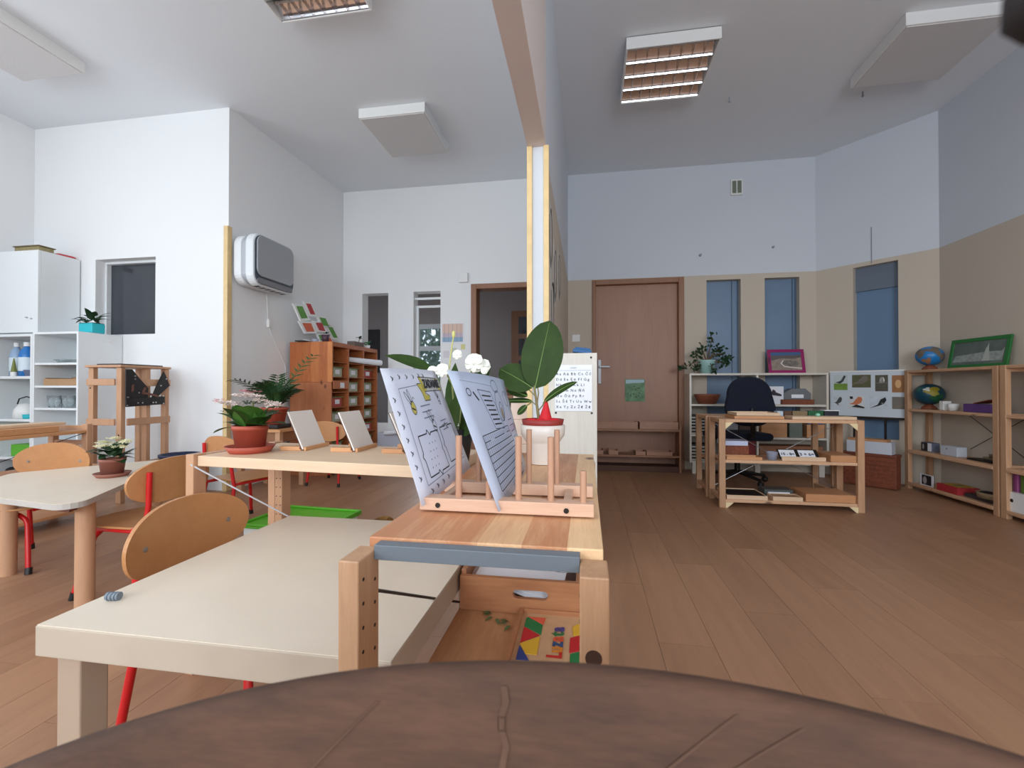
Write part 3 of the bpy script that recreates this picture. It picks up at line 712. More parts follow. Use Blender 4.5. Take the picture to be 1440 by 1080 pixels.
# ---- kalanchoe plants
def pot(t, r, h, m, saucer=None, rim=.014):
    MB().lathe([(0, .002), (r * .78, .002), (r * .95, h - rim), (r, h - rim), (r, h), (r * .92, h), (r * .88, h - rim), (0, h - rim)], n=28).build('pot', m, t)
    MB().lathe([(0, h - rim + .001), (r * .88, h - rim + .001)], n=20).build('soil', m_soil, t)
    if saucer:
        R_, hh = saucer
        MB().lathe([(0, 0), (R_ * .8, 0), (R_, hh), (R_ * .96, hh), (R_ * .78, .004), (0, .004)], n=28).build('saucer', m, t)
def florets(t, cs, r, m, n=26, seed=1, name='flowers', size=.008):
    rnd = random.Random(seed); mb = MB()
    for c in cs:
        for k in range(n):
            a = rnd.uniform(0, 2 * PI); q = r * math.sqrt(rnd.random())
            p = Vector((c[0] + q * math.cos(a), c[1] + q * math.sin(a), c[2] - .25 * q + rnd.uniform(-.003, .003)))
            M = Matrix.Translation(p) @ Euler((rnd.uniform(-.5, .5), rnd.uniform(-.5, .5), rnd.uniform(0, 3))).to_matrix().to_4x4()
            s = size * rnd.uniform(.7, 1.2)
            for w_ in range(4):
                Mw = M @ Matrix.Rotation(w_ * PI / 2, 4, 'Z')
                mb.add([(0, 0, 0), (s, -s * .35, .001), (s * 1.25, 0, .0), (s, s * .35, .001)], [(0, 1, 2, 3)], 0, False, Mw)
    mb.build(name, m, t, kind='stuff')
m_cream = mat('cream_petals', (244, 238, 196), .6); m_pinkw = mat('pink_white_petals', (240, 222, 214), .6); m_pink = mat('pink_buds', (214, 130, 140), .6)
t = thing('flowering_plant', 'kalanchoe with cream flowers in a brown pot on the trapezoid table', 'plant', (-2.23, 1.815, TH))
t1 = t
pot(t, .052, .085, mat('brown_pot', (150, 92, 76), .6), (.072, .018))
leafy(t, 22, .078, .055, .05, m_leafd, 5, z0=.075, ang=(.1, 1.1), bend=.6)
florets(t, [(0, 0, .185), (.045, .02, .165), (-.045, -.01, .168), (.0, -.045, .155), (.02, .05, .17), (-.055, .03, .16), (.065, -.02, .15)], .026, m_cream, 22, 2, size=.009)
t = thing('flowering_plant', 'kalanchoe with pinkish white flowers in a terracotta pot on the long pine shelf', 'plant', (-1.088, 1.322, .67))
pot(t, .054, .088, m_terra, (.075, .022))
rnd = random.Random(9)
for k, (az, el, L, w) in enumerate(((-110, 1.15, .105, .085), (-55, 1.2, .11, .09), (188, .22, .115, .045), (5, .50, .115, .06), (-20, .85, .095, .07), (150, .8, .10, .07), (60, 1.0, .10, .08), (110, .9, .10, .08), (-150, .95, .10, .075), (-175, .6, .085, .06), (30, 1.0, .09, .07), (-85, 1.35, .10, .08), (-30, .55, .09, .06))):
    M = Matrix.Translation((.016 * math.cos(R(az)), .016 * math.sin(R(az)), .078)) @ Matrix.Rotation(R(az), 4, 'Z') @ Matrix.Rotation(-el, 4, 'Y')
    MB().leaf(L * .98, w * 1.05, M, bend=.75, nu=7, shape=.85, fold=.12, pw=.6).build('leaf', m_leafm if k % 3 else m_leaf, t)
MB().tube([(0, 0, .08), (-.05, -.02, .15)], .003, n=5).tube([(0, 0, .08), (.01, 0, .17)], .003, n=5).tube([(0, 0, .08), (.06, .01, .15)], .003, n=5).build('flower_stems', m_stem, t)
florets(t, [(-.078, -.02, .168), (-.06, .0, .160), (.0, -.02, .192), (.024, -.01, .188), (-.018, -.03, .192), (.066, .01, .166), (.082, .0, .158), (.05, -.02, .174)], .026, m_pinkw, 26, 4, size=.0075)
florets(t, [(-.088, -.03, .174), (-.01, -.02, .204), (.01, .01, .20)], .018, m_pink, 10, 6, 'flower_buds', size=.005)
florets(t, [(-.07, 0, .138), (.01, .01, .168), (.07, 0, .138)], .03, m_leafd, 16, 8, 'flower_leaves', size=.010)

# ---- child chairs
def make_chair():
    t = thing('child_chair', 'x', 'chair', (0, 0, 0))
    # local: seat faces -Y ; backrest at +Y
    w, d, sh = .30, .28, .31
    seat = []
    for i in range(17):
        a = PI + PI * i / 16; seat.append((.155 * math.cos(a), -.13 + .07 * math.sin(a)))
    seat += [(.145, .11), (.10, .135), (-.10, .135), (-.145, .11)]
    MB().prism(seat, sh - .010, sh).build('seat', m_beech, t, bevel=.003)
    nu = 22; f = []; bk = []
    NB = 28; mb = MB(); rows = []
    for i in range(NB + 1):
        x = -.192 * math.cos(PI * i / NB); q = min(1, abs(x) / .192)
        zh = .095 * (1 - q ** 2.2) ** .52; zl = -.088 * (1 - q ** 3.2) ** .42
        yb = .165 - .9 * x * x
        for y_ in (yb, yb + .011):
            for k in range(5): rows.append((x, y_, .488 + zl + (zh - zl) * k / 4))
    fs = []
    for i in range(NB):
        a, b = i * 10, (i + 1) * 10
        for k in range(4): fs.append((a + k, b + k, b + k + 1, a + k + 1)); fs.append((a + 5 + k, a + 6 + k, b + 6 + k, b + 5 + k))
        fs.append((a + 4, b + 4, b + 9, a + 9)); fs.append((a, a + 5, b + 5, b))
    mb.add(rows, fs)
    mb.build('backrest', m_beech, t)
    for s in (-1, 1):
        MB().tube([(s * .155, .20, .012), (s * .135, .16, sh - .03), (s * .128, .174, .40), (s * .128, .178, .535)], .0105, n=10).build('rear_leg', m_red, t)
        MB().tube([(s * .128, .16, sh - .022), (s * .125, -.10, sh - .022)], .009, n=8).build('side_rail', m_red, t)
        for yy_, zz_ in ((.20, 0),): MB().cyl((s * .157, .203, 0), (s * .154, .197, .03), .0135, n=10).build('leg_cap', m_black, t)
        MB().cyl((s * .163, -.167, 0), (s * .159, -.160, .03), .0135, n=10).build('leg_cap', m_black, t)
        MB().cyl((s * .130, .1655 - .9 * .0169, .485), (s * .130, .1635 - .9 * .0169, .485), .007, n=10).build('screw', m_metal, t)
    pts = [(-.161, -.165, .012), (-.135, -.14, .17)]
    for i in range(9):
        a = PI - PI * i / 8; pts.append((.12 * math.cos(a), -.125, .225 + .06 * math.sin(a)))
    pts += [(.135, -.14, .17), (.161, -.165, .012)]
    MB().tube(pts, .0105, n=10).build('front_leg_frame', m_red, t)
    return t
ch = make_chair()
chairs = [(-1.075 , 1.085, 88, 'beech child chair with red frame pushed up to the cream square table'),
          (-1.935, 1.715, -92, 'child chair seen from behind at the trapezoid table, red uprights showing'),
          (-2.80, 1.86, 14, 'child chair on the far side of the trapezoid table by the low shelf'),
          (-2.207, 2.63, 165, 'child chair with a pale sunlit backrest behind the long pine shelf'),
          (-2.33, 3.91, 180, 'child chair beside the amber pine cabinet, legs showing under the long shelf')]
for k, (x, y, rz, l) in enumerate(chairs):
    c_ = ch if k == 0 else copy_tree(ch)
    c_.location = (x, y, 0); c_.rotation_euler = (0, 0, R(rz)); c_['label'] = l; c_['group'] = 'red framed child chairs'
chair_near = ch
# the back of the local frame points to +Y: chair 1 faces +X (towards the square table)
ch.rotation_euler = (0, 0, R(90)); ch.location = (-1.08 + .165, 1.075, 0)

# ---- square cream table in front
t = thing('square_table', 'cream square low table with thick edge in the left foreground', 'table', (-.63, 1.0, 0))
K = dict(parent=t, world=True)
B(-.965, -.295, .655, 1.352, .405, .4585).build('tabletop', mat('table_edge_laminate', (186, 170, 152), .5, noise=.05, nscale=10), bevel=.002, **K)
B(-.963, -.297, .657, 1.350, .4585, .46).build('top_laminate', m_lam, **K)
for x, y in ((-.945, .675), (-.37, .675), (-.945, 1.282), (-.37, 1.282)):
    B(x, x + .05, y, y + .05, 0, .405).build('leg', mat('table_leg_laminate', (172, 150, 130), .5), bevel=.003, **K)
t = thing('knob', 'small grey knob lying on the near left of the cream table', 'knob', (-.925, .755, .46))
m = MB().cyl((-.012, 0, .008), (.012, .004, .008), .008, n=12); m.build('knob_body', mat('grey_rubber', (116, 126, 136), .5), t, bevel=.001)
for k in range(3): MB().cyl((-.008 + k * .007, .001 * k, .008), (-.005 + k * .007, .001 * k, .008), .0088, n=12).build('rib', MATS['grey_rubber'], t)

# ---- long low pine shelf with tablets
t = thing('long_pine_shelf', 'long pale pine shelf carrying the tilted tablets and the terracotta flower pot', 'shelf', (-.76, 1.36, 0), -5)
def tl(o): return o
MB().box(-.415, .400, -.175, .175, .638, .67).build('shelf_top', m_pale, t, bevel=.002)
def post(t, x, y, h, holes=None, m=m_beechleg, w=.030, d=.044):
    p = MB().box(x - w / 2, x + w / 2, y - d / 2, y + d / 2, 0, h).build('post', m, t, bevel=.0015)
    if holes:
        mb = MB(); z = h - .05
        while z > .05:
            for s in (-1, 1):
                if holes == 'Y': mb.cyl((x + s * w * .27, y - d / 2 - .0006, z), (x + s * w * .27, y - d / 2 + .003, z), .0022, n=7)
                else: mb.cyl((x + holes * w / 2 - holes * .003, y + s * d * .27, z), (x + holes * (w / 2 + .0006), y + s * d * .27, z), .0022, n=7)
            z -= .032
        mb.build('peg_holes', m_black, p, kind='stuff')
    return p
post(t, -.432, -.165, .675); post(t, -.432, .165, .675)
MB().box(-.447, -.417, -.143, .143, .645, .672).build('top_rail', m_beechleg, t, bevel=.002)
MB().box(-.447, -.417, -.143, .143, .06, .09).build('bottom_rail', m_beechleg, t, bevel=.002)
post(t, -.342, .10, .637, 'Y'); post(t, .38, .155, .637)
MB().prism([(-.41, .636), (-.36, .636), (-.41, .57)], -.02, .0, 0, plane_M((0, .15, 0), (1, 0, 0), (0, 0, 1))).build('corner_bracket', m_yellowwood, t)
MB().tube([(-.425, -.19, .645), (-.21, .06, .40), (-.02, .175, .16)], .0028, n=6).build('brace_rod', mat('bright_rod', (214, 216, 220), .3), t)
# tablets: each board stands along the depth of the shelf and leans to the left over its wooden block
def tablet():
    t = thing('tilted_board', 'x', 'board', (0, 0, 0), 0, 'white boards in wooden holders')
    M = Matrix.Translation((.004, .0, .004)) @ Matrix.Rotation(R(-24), 4, 'Y')
    MB().box(-.0025, .0025, .004, .145, 0, .137, 0, M).build('board_sheet', mat('offwhite_board', (232, 222, 214), .5), t, bevel=.0008)
    MB().box(-.0045, -.0025, .003, .146, .0, .139, 0, M).build('board_back', mat('brown_back', (88, 58, 44), .6), t)
    MB().box(-.078, -.006, .0, .022, 0, .014).box(-.078, -.006, .120, .142, 0, .014).box(-.012, -.001, .0, .148, 0, .005).box(.0095, .018, .0, .148, 0, .013).build('board_holder', m_traylight, t, bevel=.002)
    return t
tb = tablet()
for k, (x, y, rz, l) in enumerate(((-.942, 1.375, 2, 'white tilted board in a wooden holder, leftmost beside the flower pot'), (-.756, 1.373, 1, 'white tilted board in a wooden holder, middle one of three'), (-.575, 1.368, -1, 'tilted board in a wooden holder half hidden behind the bee worksheet'))):
    o = tb if k == 0 else copy_tree(tb)
    o.location = (x, y, .67); o.rotation_euler = (0, 0, R(rz)); o['label'] = l

# ---- green lidded box and basket leaves on the floor behind the cream table
t = thing('lidded_box', 'white storage box with a lime green lid behind the cream square table', 'box', (-1.63, 2.44, 0), -4)
MB().box(-.27, .22, -.19, .19, 0, .095).build('box_body', m_whiteb, t, bevel=.01)
MB().box(-.285, .235, -.205, .205, .095, .108).box(-.285, .235, -.205, -.19, .108, .122).box(-.285, .235, .19, .205, .108, .122).box(-.285, -.27, -.19, .19, .108, .122).box(.22, .235, -.19, .19, .108, .122).build('lid', m_green, t, bevel=.004)
t = thing('seed_pods', 'small heap of dried brown seed pods on the floor right of the green lid', 'pods', (-1.20, 2.52, 0))
m = MB()
for k in range(5):
    M = Matrix.Translation((k * .045 - .1, (k % 2) * .05, .03 + .01 * k)) @ Euler((.4 * k, -.5, k)).to_matrix().to_4x4()
    MB().leaf(.12, .07, M, bend=1.2, fold=.5).build('seed_pod', mat('dry_pod', (150, 112, 60), .7, noise=.3), t)

# ---- plant stand, palm and pine cabinet in the alcove
t = thing('plant_stand', 'small wooden side table carrying the palm in the alcove', 'table', (-2.74, 3.60, 0))
MB().box(-.21, .21, -.19, .19, .505, .53).build('tabletop', m_traylight, t, bevel=.003)
MB().box(-.18, .18, -.16, -.14, .42, .505).box(.16, .18, -.14, .16, .42, .505).box(-.18, -.16, -.14, .16, .42, .505).build('apron', m_frame, t, bevel=.002)
for sx in (-1, 1):
    for sy in (-1, 1): MB().box(sx * .18 - .022, sx * .18 + .022, sy * .16 - .022, sy * .16 + .022, 0, .505).build('leg', m_beechleg, t, bevel=.002)
t = B(-2.86, -2.60, 3.47, 3.66, .531, .565).build('plant_tray', m_black, bevel=.008); tag(t, 'flat black tray under the palm pot', 'tray')
t = thing('potted_palm', 'parlour palm with feathery fronds in a reddish pot on the black tray', 'plant', (-2.69, 3.56, .566))
MB().lathe([(0, 0), (.075, 0), (.10, .125), (.11, .125), (.11, .145), (.098, .145), (.09, .12), (0, .12)], n=28).build('pot', m_terra, t)
MB().lathe([(0, .13), (.093, .13)], n=18).build('soil', m_soil, t)
rnd = random.Random(11)
for k in range(24):
    az = k * 2.4; L = rnd.uniform(.20, .33); el0 = rnd.uniform(1.05, 1.5); mb = MB()
    if k == 4: az, L, el0 = 1.25, .62, 1.15
    if k == 7: az, L, el0 = -1.9, .42, 1.0
    pts = []
    for i in range(12):
        s_ = i / 11; el = el0 - 1.3 * s_ * s_ * (.4 if k == 4 else .62)
        if i == 0: p = Vector((.03 * math.cos(az), .03 * math.sin(az), .12))
        else: p = p + Vector((math.cos(az) * math.cos(el), math.sin(az) * math.cos(el), math.sin(el))) * L / 11
        pts.append(p.copy())
    mb.tube(pts, [.0035 - .0002 * i for i in range(12)], 5)
    for i in range(3, 12):
        d = (pts[i] - pts[i - 1]).normalized(); side = d.cross(Vector((0, 0, 1))).normalized()
        for s in (-1, 1):
            dr = (d * .7 + side * s + Vector((0, 0, -.15))).normalized()
            M = plane_M(pts[i], dr, d)
            mb.leaf(.085 * (1.15 - abs(i - 8) * .06), .020, M, bend=.4, nu=3, fold=.1)
    mb.build('frond', m_leafd if k % 2 else mat('palm_leaf', (50, 92, 48), .5), t)

t = thing('pine_cabinet', 'amber pine cabinet with rows of pigeonholes and knotty side', 'cabinet', (-2.73, 4.65, 0))
K = dict(parent=t, world=True, bevel=.002)
cx0, cx1, cy0, cy1 = -2.965, -2.50, 4.14, 5.13
B(cx0, cx1, cy0, cy0 + .02, .94, 1.345).build('side_panel', m_amberZ, **K)
B(cx0, cx1 + .0 - .012, cy0 + .004, cy0 + .024, 0, .9395).build('side_panel', wood('amber_pine_low', (196, 126, 82), (170, 100, 62), 'Z', stretch=8, scale=3, knots=True), **K)
B(cx0, cx1, cy1 - .02, cy1, 0, 1.345).build('side_panel', m_amberX, **K)
B(cx0, cx1, cy0 + .02, cy1 - .02, 1.30, 1.345).build('top_panel', m_amberX, **K)
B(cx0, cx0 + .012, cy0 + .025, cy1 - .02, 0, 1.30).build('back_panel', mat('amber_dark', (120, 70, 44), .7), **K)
B(cx0 + .012, cx1, cy0 + .025, cy1 - .02, .04, .07).build('bottom_panel', m_amberX, **K)
cols = [(cy0 + .025, 4.45), (4.47, 4.78), (4.80, cy1 - .02)]
for a, b in zip(cols, cols[1:]): B(cx0 + .012, cx1, a[1], b[0], .07, 1.30).build('divider', m_amberX, **K)
k = 0
for ci, (a, b) in enumerate(cols):
    n = 8; lv = [.07 + i * (1.30 - .07) / n for i in range(1, n)]
    for z in lv: B(cx0 + .012, cx1 - .006, a, b, z - .006, z).build('shelf_board', m_amberX, **K)
for (a, b, z) in ((cols[0][0], cols[0][1], .87), (cols[1][0], cols[1][1], .54)): B(cx1 - .006, cx1 + .004, a, b, z, z + .085).build('drawer_front', m_amberX, **K)
m_tub = mat('clear_tub', (170, 176, 150), .3); m_lidg = mat('olive_lid', (112, 128, 70), .5); m_tubr = mat('red_label_tub', (178, 70, 60), .5)
n = 0
for ci, (a, b) in enumerate(cols):
    for i in range(8):
        z = .07 + i * (1.30 - .07) / 8 + .001
        if i == 7 or (ci == 0 and i == 5) or (ci == 1 and i == 3): continue
        n += 1
        t = thing('clear_tub', 'clear tub with olive lid, %s column, %s row from the bottom of the amber cabinet' % (('near', 'middle', 'far')[ci], ('first', 'second', 'third', 'fourth', 'fifth', 'sixth', 'seventh')[i]), 'tub', (cx1 - .10, (a + b) / 2 - .02, z), 0, 'clear tubs in the amber cabinet')
        w_ = (b - a) * .36
        MB().prism([(-.08, -w_ * .9), (.07, -w_ * .9), (.07, w_ * .9), (-.08, w_ * .9)], 0, .095).build('tub_body', m_tub if (ci + i) % 4 else m_tubr, t, bevel=.006)
        MB().box(-.09, .08, -w_, w_, .095, .105).build('lid', m_lidg, t, bevel=.003)
        MB().box(.0705, .072, -w_ * .4, w_ * .4, .03, .075).build('label_card', m_paper, t)
for (y, z) in ((cols[0][0] + .16, .90), (cols[1][0] + .16, .565)):
    o = B(cx1 + .0045, cx1 + .006, y - .04, y + .04, z - .02, z + .035).build('name_card', m_paper)
    tag(o, 'white name card on the %s drawer front of the amber cabinet' % ('upper' if z > .8 else 'lower'), 'card')
o = MB().prism([(0, 0), (.16, 0), (.16, .20), (.08, .24), (0, .20)], 0, .02).build('paper_roll', m_paper) if False else MB().cyl((-2.60, 4.55, 1.195), (-2.36, 4.93, 1.17), .028, .034, n=14).build('paper_roll', m_paper)
tag(o, 'white rolled paper sticking out of a top pigeonhole of the amber cabinet', 'paper')

# collage of picture frames leaning on the cabinet top
t = thing('frame_collage', 'collage frame of white windows with green, red and orange cards on the amber cabinet', 'picture frame', (-2.76, 4.35, 1.346))
Mx = plane_M((-2.74, 0, 0), (0, 1, 0), (0, 0, 1))
TILT = Matrix.Translation((-.06, -.0, 0)) @ Matrix.Rotation(R(-13), 4, 'Y')
def yz(px_, py_):
    a = math.atan((px_ - 720) / 634.34) - R(9.367); Xc = -2.76; Yc = Xc / math.tan(a)
    dep = -Xc * math.sin(R(9.367)) * 1 + Yc * math.cos(R(9.367))
    return Yc - 4.35, .88 + (545.6 - py_) / 634.34 * dep - 1.346
g_ = mat('green_card', (92, 150, 60), .6, noise=.15); r_ = mat('red_card', (184, 50, 56), .6, noise=.15); o_ = mat('orange_card', (214, 96, 56), .6, noise=.15)
quads = [((424.5, 426), (438, 427), (446, 450), (432, 451), g_), ((440, 422.5), (450, 424), (456.5, 445), (446.5, 444), r_), ((456, 443), (469, 445.5), (474, 461), (461, 459), g_),
         ((429, 451), (448, 452), (453, 468.5), (436, 468.5), o_), ((449.5, 450.5), (463, 452), (468, 468), (454.5, 466), r_), ((466, 456), (476, 457), (484, 478), (475, 477.5), g_),
         ((452, 469), (460, 469), (464, 480.5), (456, 480.5), g_), ((461, 468), (470, 470), (475, 482), (466, 482), o_)]
for q in quads:
    P = [yz(*p) for p in q[:4]]; c_ = (sum(p[0] for p in P) / 4, sum(p[1] for p in P) / 4)
    zc = lambda p: -.05 - .0 * p[1]
    vs = [(-.04 - .16 * p[1], p[0], max(p[1], .003)) for p in P]; vb = [(v[0] - .018, v[1], v[2]) for v in vs]
    mb = MB(); mb.add(vs + vb, [(3, 2, 1, 0), (4, 5, 6, 7)] + [(i, (i + 1) % 4, 4 + (i + 1) % 4, 4 + i) for i in range(4)])
    fr = mb.build('white_frame', m_whiteb, t)
    Q = [(c_[0] + (p[0] - c_[0]) * .66, c_[1] + (p[1] - c_[1]) * .72) for p in P]
    vs = [(-.038 - .16 * p[1], p[0], max(p[1], .004)) for p in Q]
    MB().add(vs, [(3, 2, 1, 0)]).build('picture_card', q[4], fr)
MB().box(-.12, -.02, -.25, .36, 0, .012).build('foot_strip', m_black, t)
t = thing('potted_plant', 'tiny succulent in a dark purple pot before the coloured frame collage', 'plant', (-2.60, 4.185, 1.346))
MB().lathe([(0, 0), (.030, 0), (.042, .07), (.036, .07), (0, .06)], n=18).build('pot', mat('purple_pot', (78, 52, 68), .5), t)
leafy(t, 7, .05, .02, .02, m_leafd, 21, z0=.07, nu=3)
for k, (y, x, c, r, h, l) in enumerate(((4.15 - .0, -2.72, (170, 176, 196), .035, .03, 'small pale blue dish at the near corner of the amber cabinet top'), (4.155, -2.83, (214, 214, 214), .04, .025, 'small white dish at the back near corner of the amber cabinet top'))):
    o = MB().lathe([(0, 0), (r * .8, 0), (r, h), (0, h * .7)], n=16).build('small_dish', mat('dish%d' % k, c, .4)); o.location = (x, y + .05, 1.346); tag(o, l, 'dish')
t = thing('planter', 'grey flat planter with a small dark plant at the far end of the amber cabinet', 'planter', (-2.60, 4.80, 1.346))
MB().box(-.05, .04, -.11, .11, 0, .06).build('planter_body', mat('grey_brown_planter', (110, 96, 88), .7), t, bevel=.004)
MB().tube([(0, .06, .05), (0, .075, .11)], .004, n=5).build('stem', m_brownstem, t); leafy(t, 7, .045, .04, .02, m_leafd, 22, z0=.10, nu=3, spread=.3)
for ch_ in t.children:
    if ch_.name.startswith('leaf'): ch_.location = (0, .075, 0)
t = thing('potted_plant', 'small bright green plant in a white cup at the far end of the amber cabinet', 'plant', (-2.58, 5.02, 1.346))
MB().lathe([(0, 0), (.03, 0), (.036, .04), (0, .035)], n=14).build('pot', m_whiteb, t); leafy(t, 12, .06, .035, .03, mat('bright_leaf', (40, 128, 72), .5), 23, z0=.04, nu=3, ang=(.2, 1.3))

# things on the floor behind the shelf: white box with paper roll
o = B(-2.30, -1.95, 4.72, 5.05, 0, .38).build('white_box', mat('pale_box', (186, 190, 204), .6), bevel=.008); tag(o, 'pale white box on the floor between the amber cabinet and the far wall', 'box')
o = MB().cyl((-2.20, 4.70, .30), (-1.98, 4.62, .33), .024, n=12).build('paper_roll', m_paper); o.location = (0, .0, .08); tag(o, 'white paper roll lying on the pale box beneath the narrow windows', 'paper')
# brown open shelf by the doorway
t = thing('brown_shelf', 'dark brown wooden shelf seen behind the rubber plant near the open doorway', 'shelf', (-.62, 4.4, 0))
m = MB(); m.box(-.25, -.225, -.15, .15, 0, .90).box(.225, .25, -.15, .15, 0, .90); m.build('side_panel', m_frame, t, bevel=.003)
MB().box(-.34, .25, -.17, .15, .78, .81).build('shelf_board', m_frame, t, bevel=.002); MB().box(-.225, .225, -.15, .15, .3, .325).build('shelf_board', m_frame, t, bevel=.002); MB().box(-.25, .25, .13, .15, .325, .78).build('back_panel', mat('brown_dark_panel', (104, 66, 46), .6), t)
t = B(-.80, -.70, 4.3, 4.5, .811, .93).build('wooden_box', mat('red_brown_box', (110, 58, 44), .6), bevel=.004); tag(t, 'red brown box on the dark brown shelf by the doorway', 'box')
t = B(-.66, -.45, 4.3, 4.5, .811, .97).build('cardboard_box', m_tan, bevel=.004); tag(t, 'tan box on the dark brown shelf beside the partition', 'box')
for k, (z, w_) in enumerate(((.001, .11), (.161, .085))):
    pass
t = thing('block_tower', 'pale pink wooden blocks stacked behind the white flower pot', 'blocks', (-.375, 2.62, 0))
for k, (w_, z0, z1) in enumerate(((.15, 0, .56), (.13, .56, .70), (.11, .70, .80), (.085, .80, .86))): MB().box(-w_ / 2, w_ / 2, -w_ / 2, w_ / 2, z0 + .0005, z1).build('block', mat('pale_pink_wood', (232, 208, 192), .5), t, bevel=.003)

# ================================================================== NEAR SHELF UNIT
t = thing('near_shelf_unit', 'knotty pine low shelf unit in the foreground with a grey metal bar across its end', 'shelf', (-.15, 1.03, 0))
K = dict(parent=t, world=True, bevel=.002)
MB().box(-.311, .022, .613, 1.488, .643, .665).build('shelf_top', m_glued, **K)
def post2(x0, x1, y0, y1, h, face):
    p = MB().box(x0, x1, y0, y1, 0, h).build('post', m_pineZ, **K)
    mb = MB(); z = h - .028
    while z > .1:
        xs = x1 if face > 0 else x0
        for yy_, dz in ((y0 + .013, 0), (y1 - .013, .013)): mb.cyl((xs - face * .004, yy_, z - dz), (xs + face * .0005, yy_, z - dz), .0026, n=8)
        z -= .032
    mb.build('peg_holes', mat('hole_dark', (40, 26, 20), .9), p, world=False, kind='stuff')
    p2 = p.children[0]; p2.data.transform(Matrix.Translation(-Vector((-.15, 1.03, 0))))
post2(-.3215, -.2925, .548, .607, .654, 1); post2(-.0085, .0265, .548, .607, .654, -1)
post2(-.3215, -.2925, 1.430, 1.489, .642, 1); post2(-.0085, .0265, 1.430, 1.489, .642, -1)
MB().box(-.2922, -.0088, .590, .6115, .641, .6615).build('metal_bar', m_grey, parent=t, world=True, bevel=.001)
MB().box(-.2920, -.0090, .5600, 1.488, .350, .370).build('shelf_board', wood('inner_shelf_wood', (206, 156, 112), (176, 124, 84), 'Y', stretch=8, scale=3), **K)
MB().box(-.2920, -.0090, .5600, 1.488, .06, .08).build('shelf_board', MATS['inner_shelf_wood'], **K)
MB().tube([(-.300, .58, .605), (-.300, 1.45, .165)], .0028, n=6).build('brace_rod', m_steel, parent=t, world=True)
MB().cyl((.008, .5474, .558), (.008, .5486, .558), .010, n=16).build('knot', mat('dark_knot', (62, 36, 24), .6), parent=t, world=True)
# slotted tray with papers
t = thing('document_tray', 'wooden tray with an oval hand hole inside the near shelf unit', 'tray', (-.15, 1.2, .3705))
K = dict(parent=t, world=True, bevel=.0015)
m_tr = wood('tray_mid', (190, 132, 90), (156, 100, 66), 'X', stretch=8, scale=3)
zt = .448; y0 = 1.01; sx0, sx1, sz0, sz1 = -.165, -.085, .405, .425
rS = (sz1 - sz0) / 2; zc_ = (sz0 + sz1) / 2; fp = MB(); MXZ = plane_M((0, y0 + .012, 0), (1, 0, 0), (0, 0, 1))
arcL = [(sx0 + rS + rS * math.cos(a), zc_ + rS * math.sin(a)) for a in [PI * 1.5 - PI * q / 8 for q in range(9)]]
arcR = [(sx1 - rS - rS * math.cos(a), zc_ + rS * math.sin(a)) for a in [PI * .5 + PI * q / 8 for q in range(9)]]
fp.prism([(-.288, .371), (sx0 + rS, .371)] + arcL + [(sx0 + rS, zt), (-.288, zt)], 0, .012, 0, MXZ)
fp.prism([(-.012, .371), (-.012, zt), (sx1 - rS, zt)] + arcR + [(sx1 - rS, .371)], 0, .012, 0, MXZ)
fp.box(sx0 + rS, sx1 - rS, y0, y0 + .012, .371, sz0).box(sx0 + rS, sx1 - rS, y0, y0 + .012, sz1, zt)
fp.build('front_panel', m_tr, parent=t, world=True)
MB().box(-.288, -.276, y0 + .012, 1.40, .371, zt + .01).build('side_panel', m_tr, **K); MB().box(-.024, -.012, y0 + .012, 1.40, .371, zt).build('side_panel', m_tr, **K)
MB().box(-.276, -.024, y0 + .012, 1.40, .371, .379).build('bottom_panel', m_tr, **K); MB().box(-.276, -.024, 1.388, 1.40, .379, zt).build('back_panel', m_tr, **K)
o = MB(); n = 8
for k in range(3):
    M = Matrix.Translation((-.15, 1.18, .43 + .004 * k)) @ Euler((R(9), R(6), R(8 * k - 20))).to_matrix().to_4x4()
    o.box(-.105, .105, -.14, .14, 0, .0012, 0, M)
o = o.build('paper_stack', m_paper); tag(o, 'white papers lying in the wooden tray with the hand hole', 'paper')
t = thing('glass_jar', 'small clear glass jar lying on the papers in the wooden tray', 'jar', (-.055, 1.075, .455))
MB().lathe([(.0, 0), (.03, 0), (.034, .01), (.034, .04), (.028, .05), (.026, .05), (.031, .038), (.031, .012), (0, .003)], n=20).build('jar_body', m_glass, t)
MB().ball((.006, -.01, .014), .009).build('green_bead', mat('green_bead', (20, 110, 60), .3), t)
# puzzle frame
t = thing('wooden_puzzle', 'wooden tangram board with coloured shapes and lettering in the near shelf unit', 'puzzle', (-.075, .86, .3705))
MB().box(-.066, .064, -.20, .145, 0, .006).build('base_board', mat('puzzle_wood', (206, 164, 124), .5, noise=.08), t)
MB().box(-.072, -.064, -.20, .153, 0, .016).box(-.064, .064, .145, .153, 0, .016).build('rim', m_tr, t, bevel=.001)
Mp = Matrix.Translation((0, 0, .006))
def pc(n, pts, c):
    m = MB(); m.prism([(a, b) for a, b in pts], .0003, .0016, 0, Mp); m.build(n, mat('piece_%d_%d_%d' % c, c, .5), t, bevel=.0004)
GR, RD, YL, BL, OR = (20, 122, 66), (196, 30, 40), (224, 176, 50), (40, 62, 130), (224, 96, 70)
pc('puzzle_piece', [(-.051, .128), (-.013, .128), (-.016, .100)], OR)
pc('puzzle_piece', [(-.055, .120), (-.052, .127), (-.017, .098), (-.017, .060), (-.055, .088)], GR)
pc('puzzle_piece', [(-.055, .086), (-.019, .058), (-.055, .026)], RD)
pc('puzzle_piece', [(-.055, .023), (-.018, .054), (-.018, -.01), (-.040, -.01)], YL)
pc('puzzle_piece', [(-.055, .018), (-.055, -.03), (-.030, -.03)], BL)
pc('puzzle_piece', [(.045, .10), (.060, .118), (.062, .072), (.048, .066)], YL)
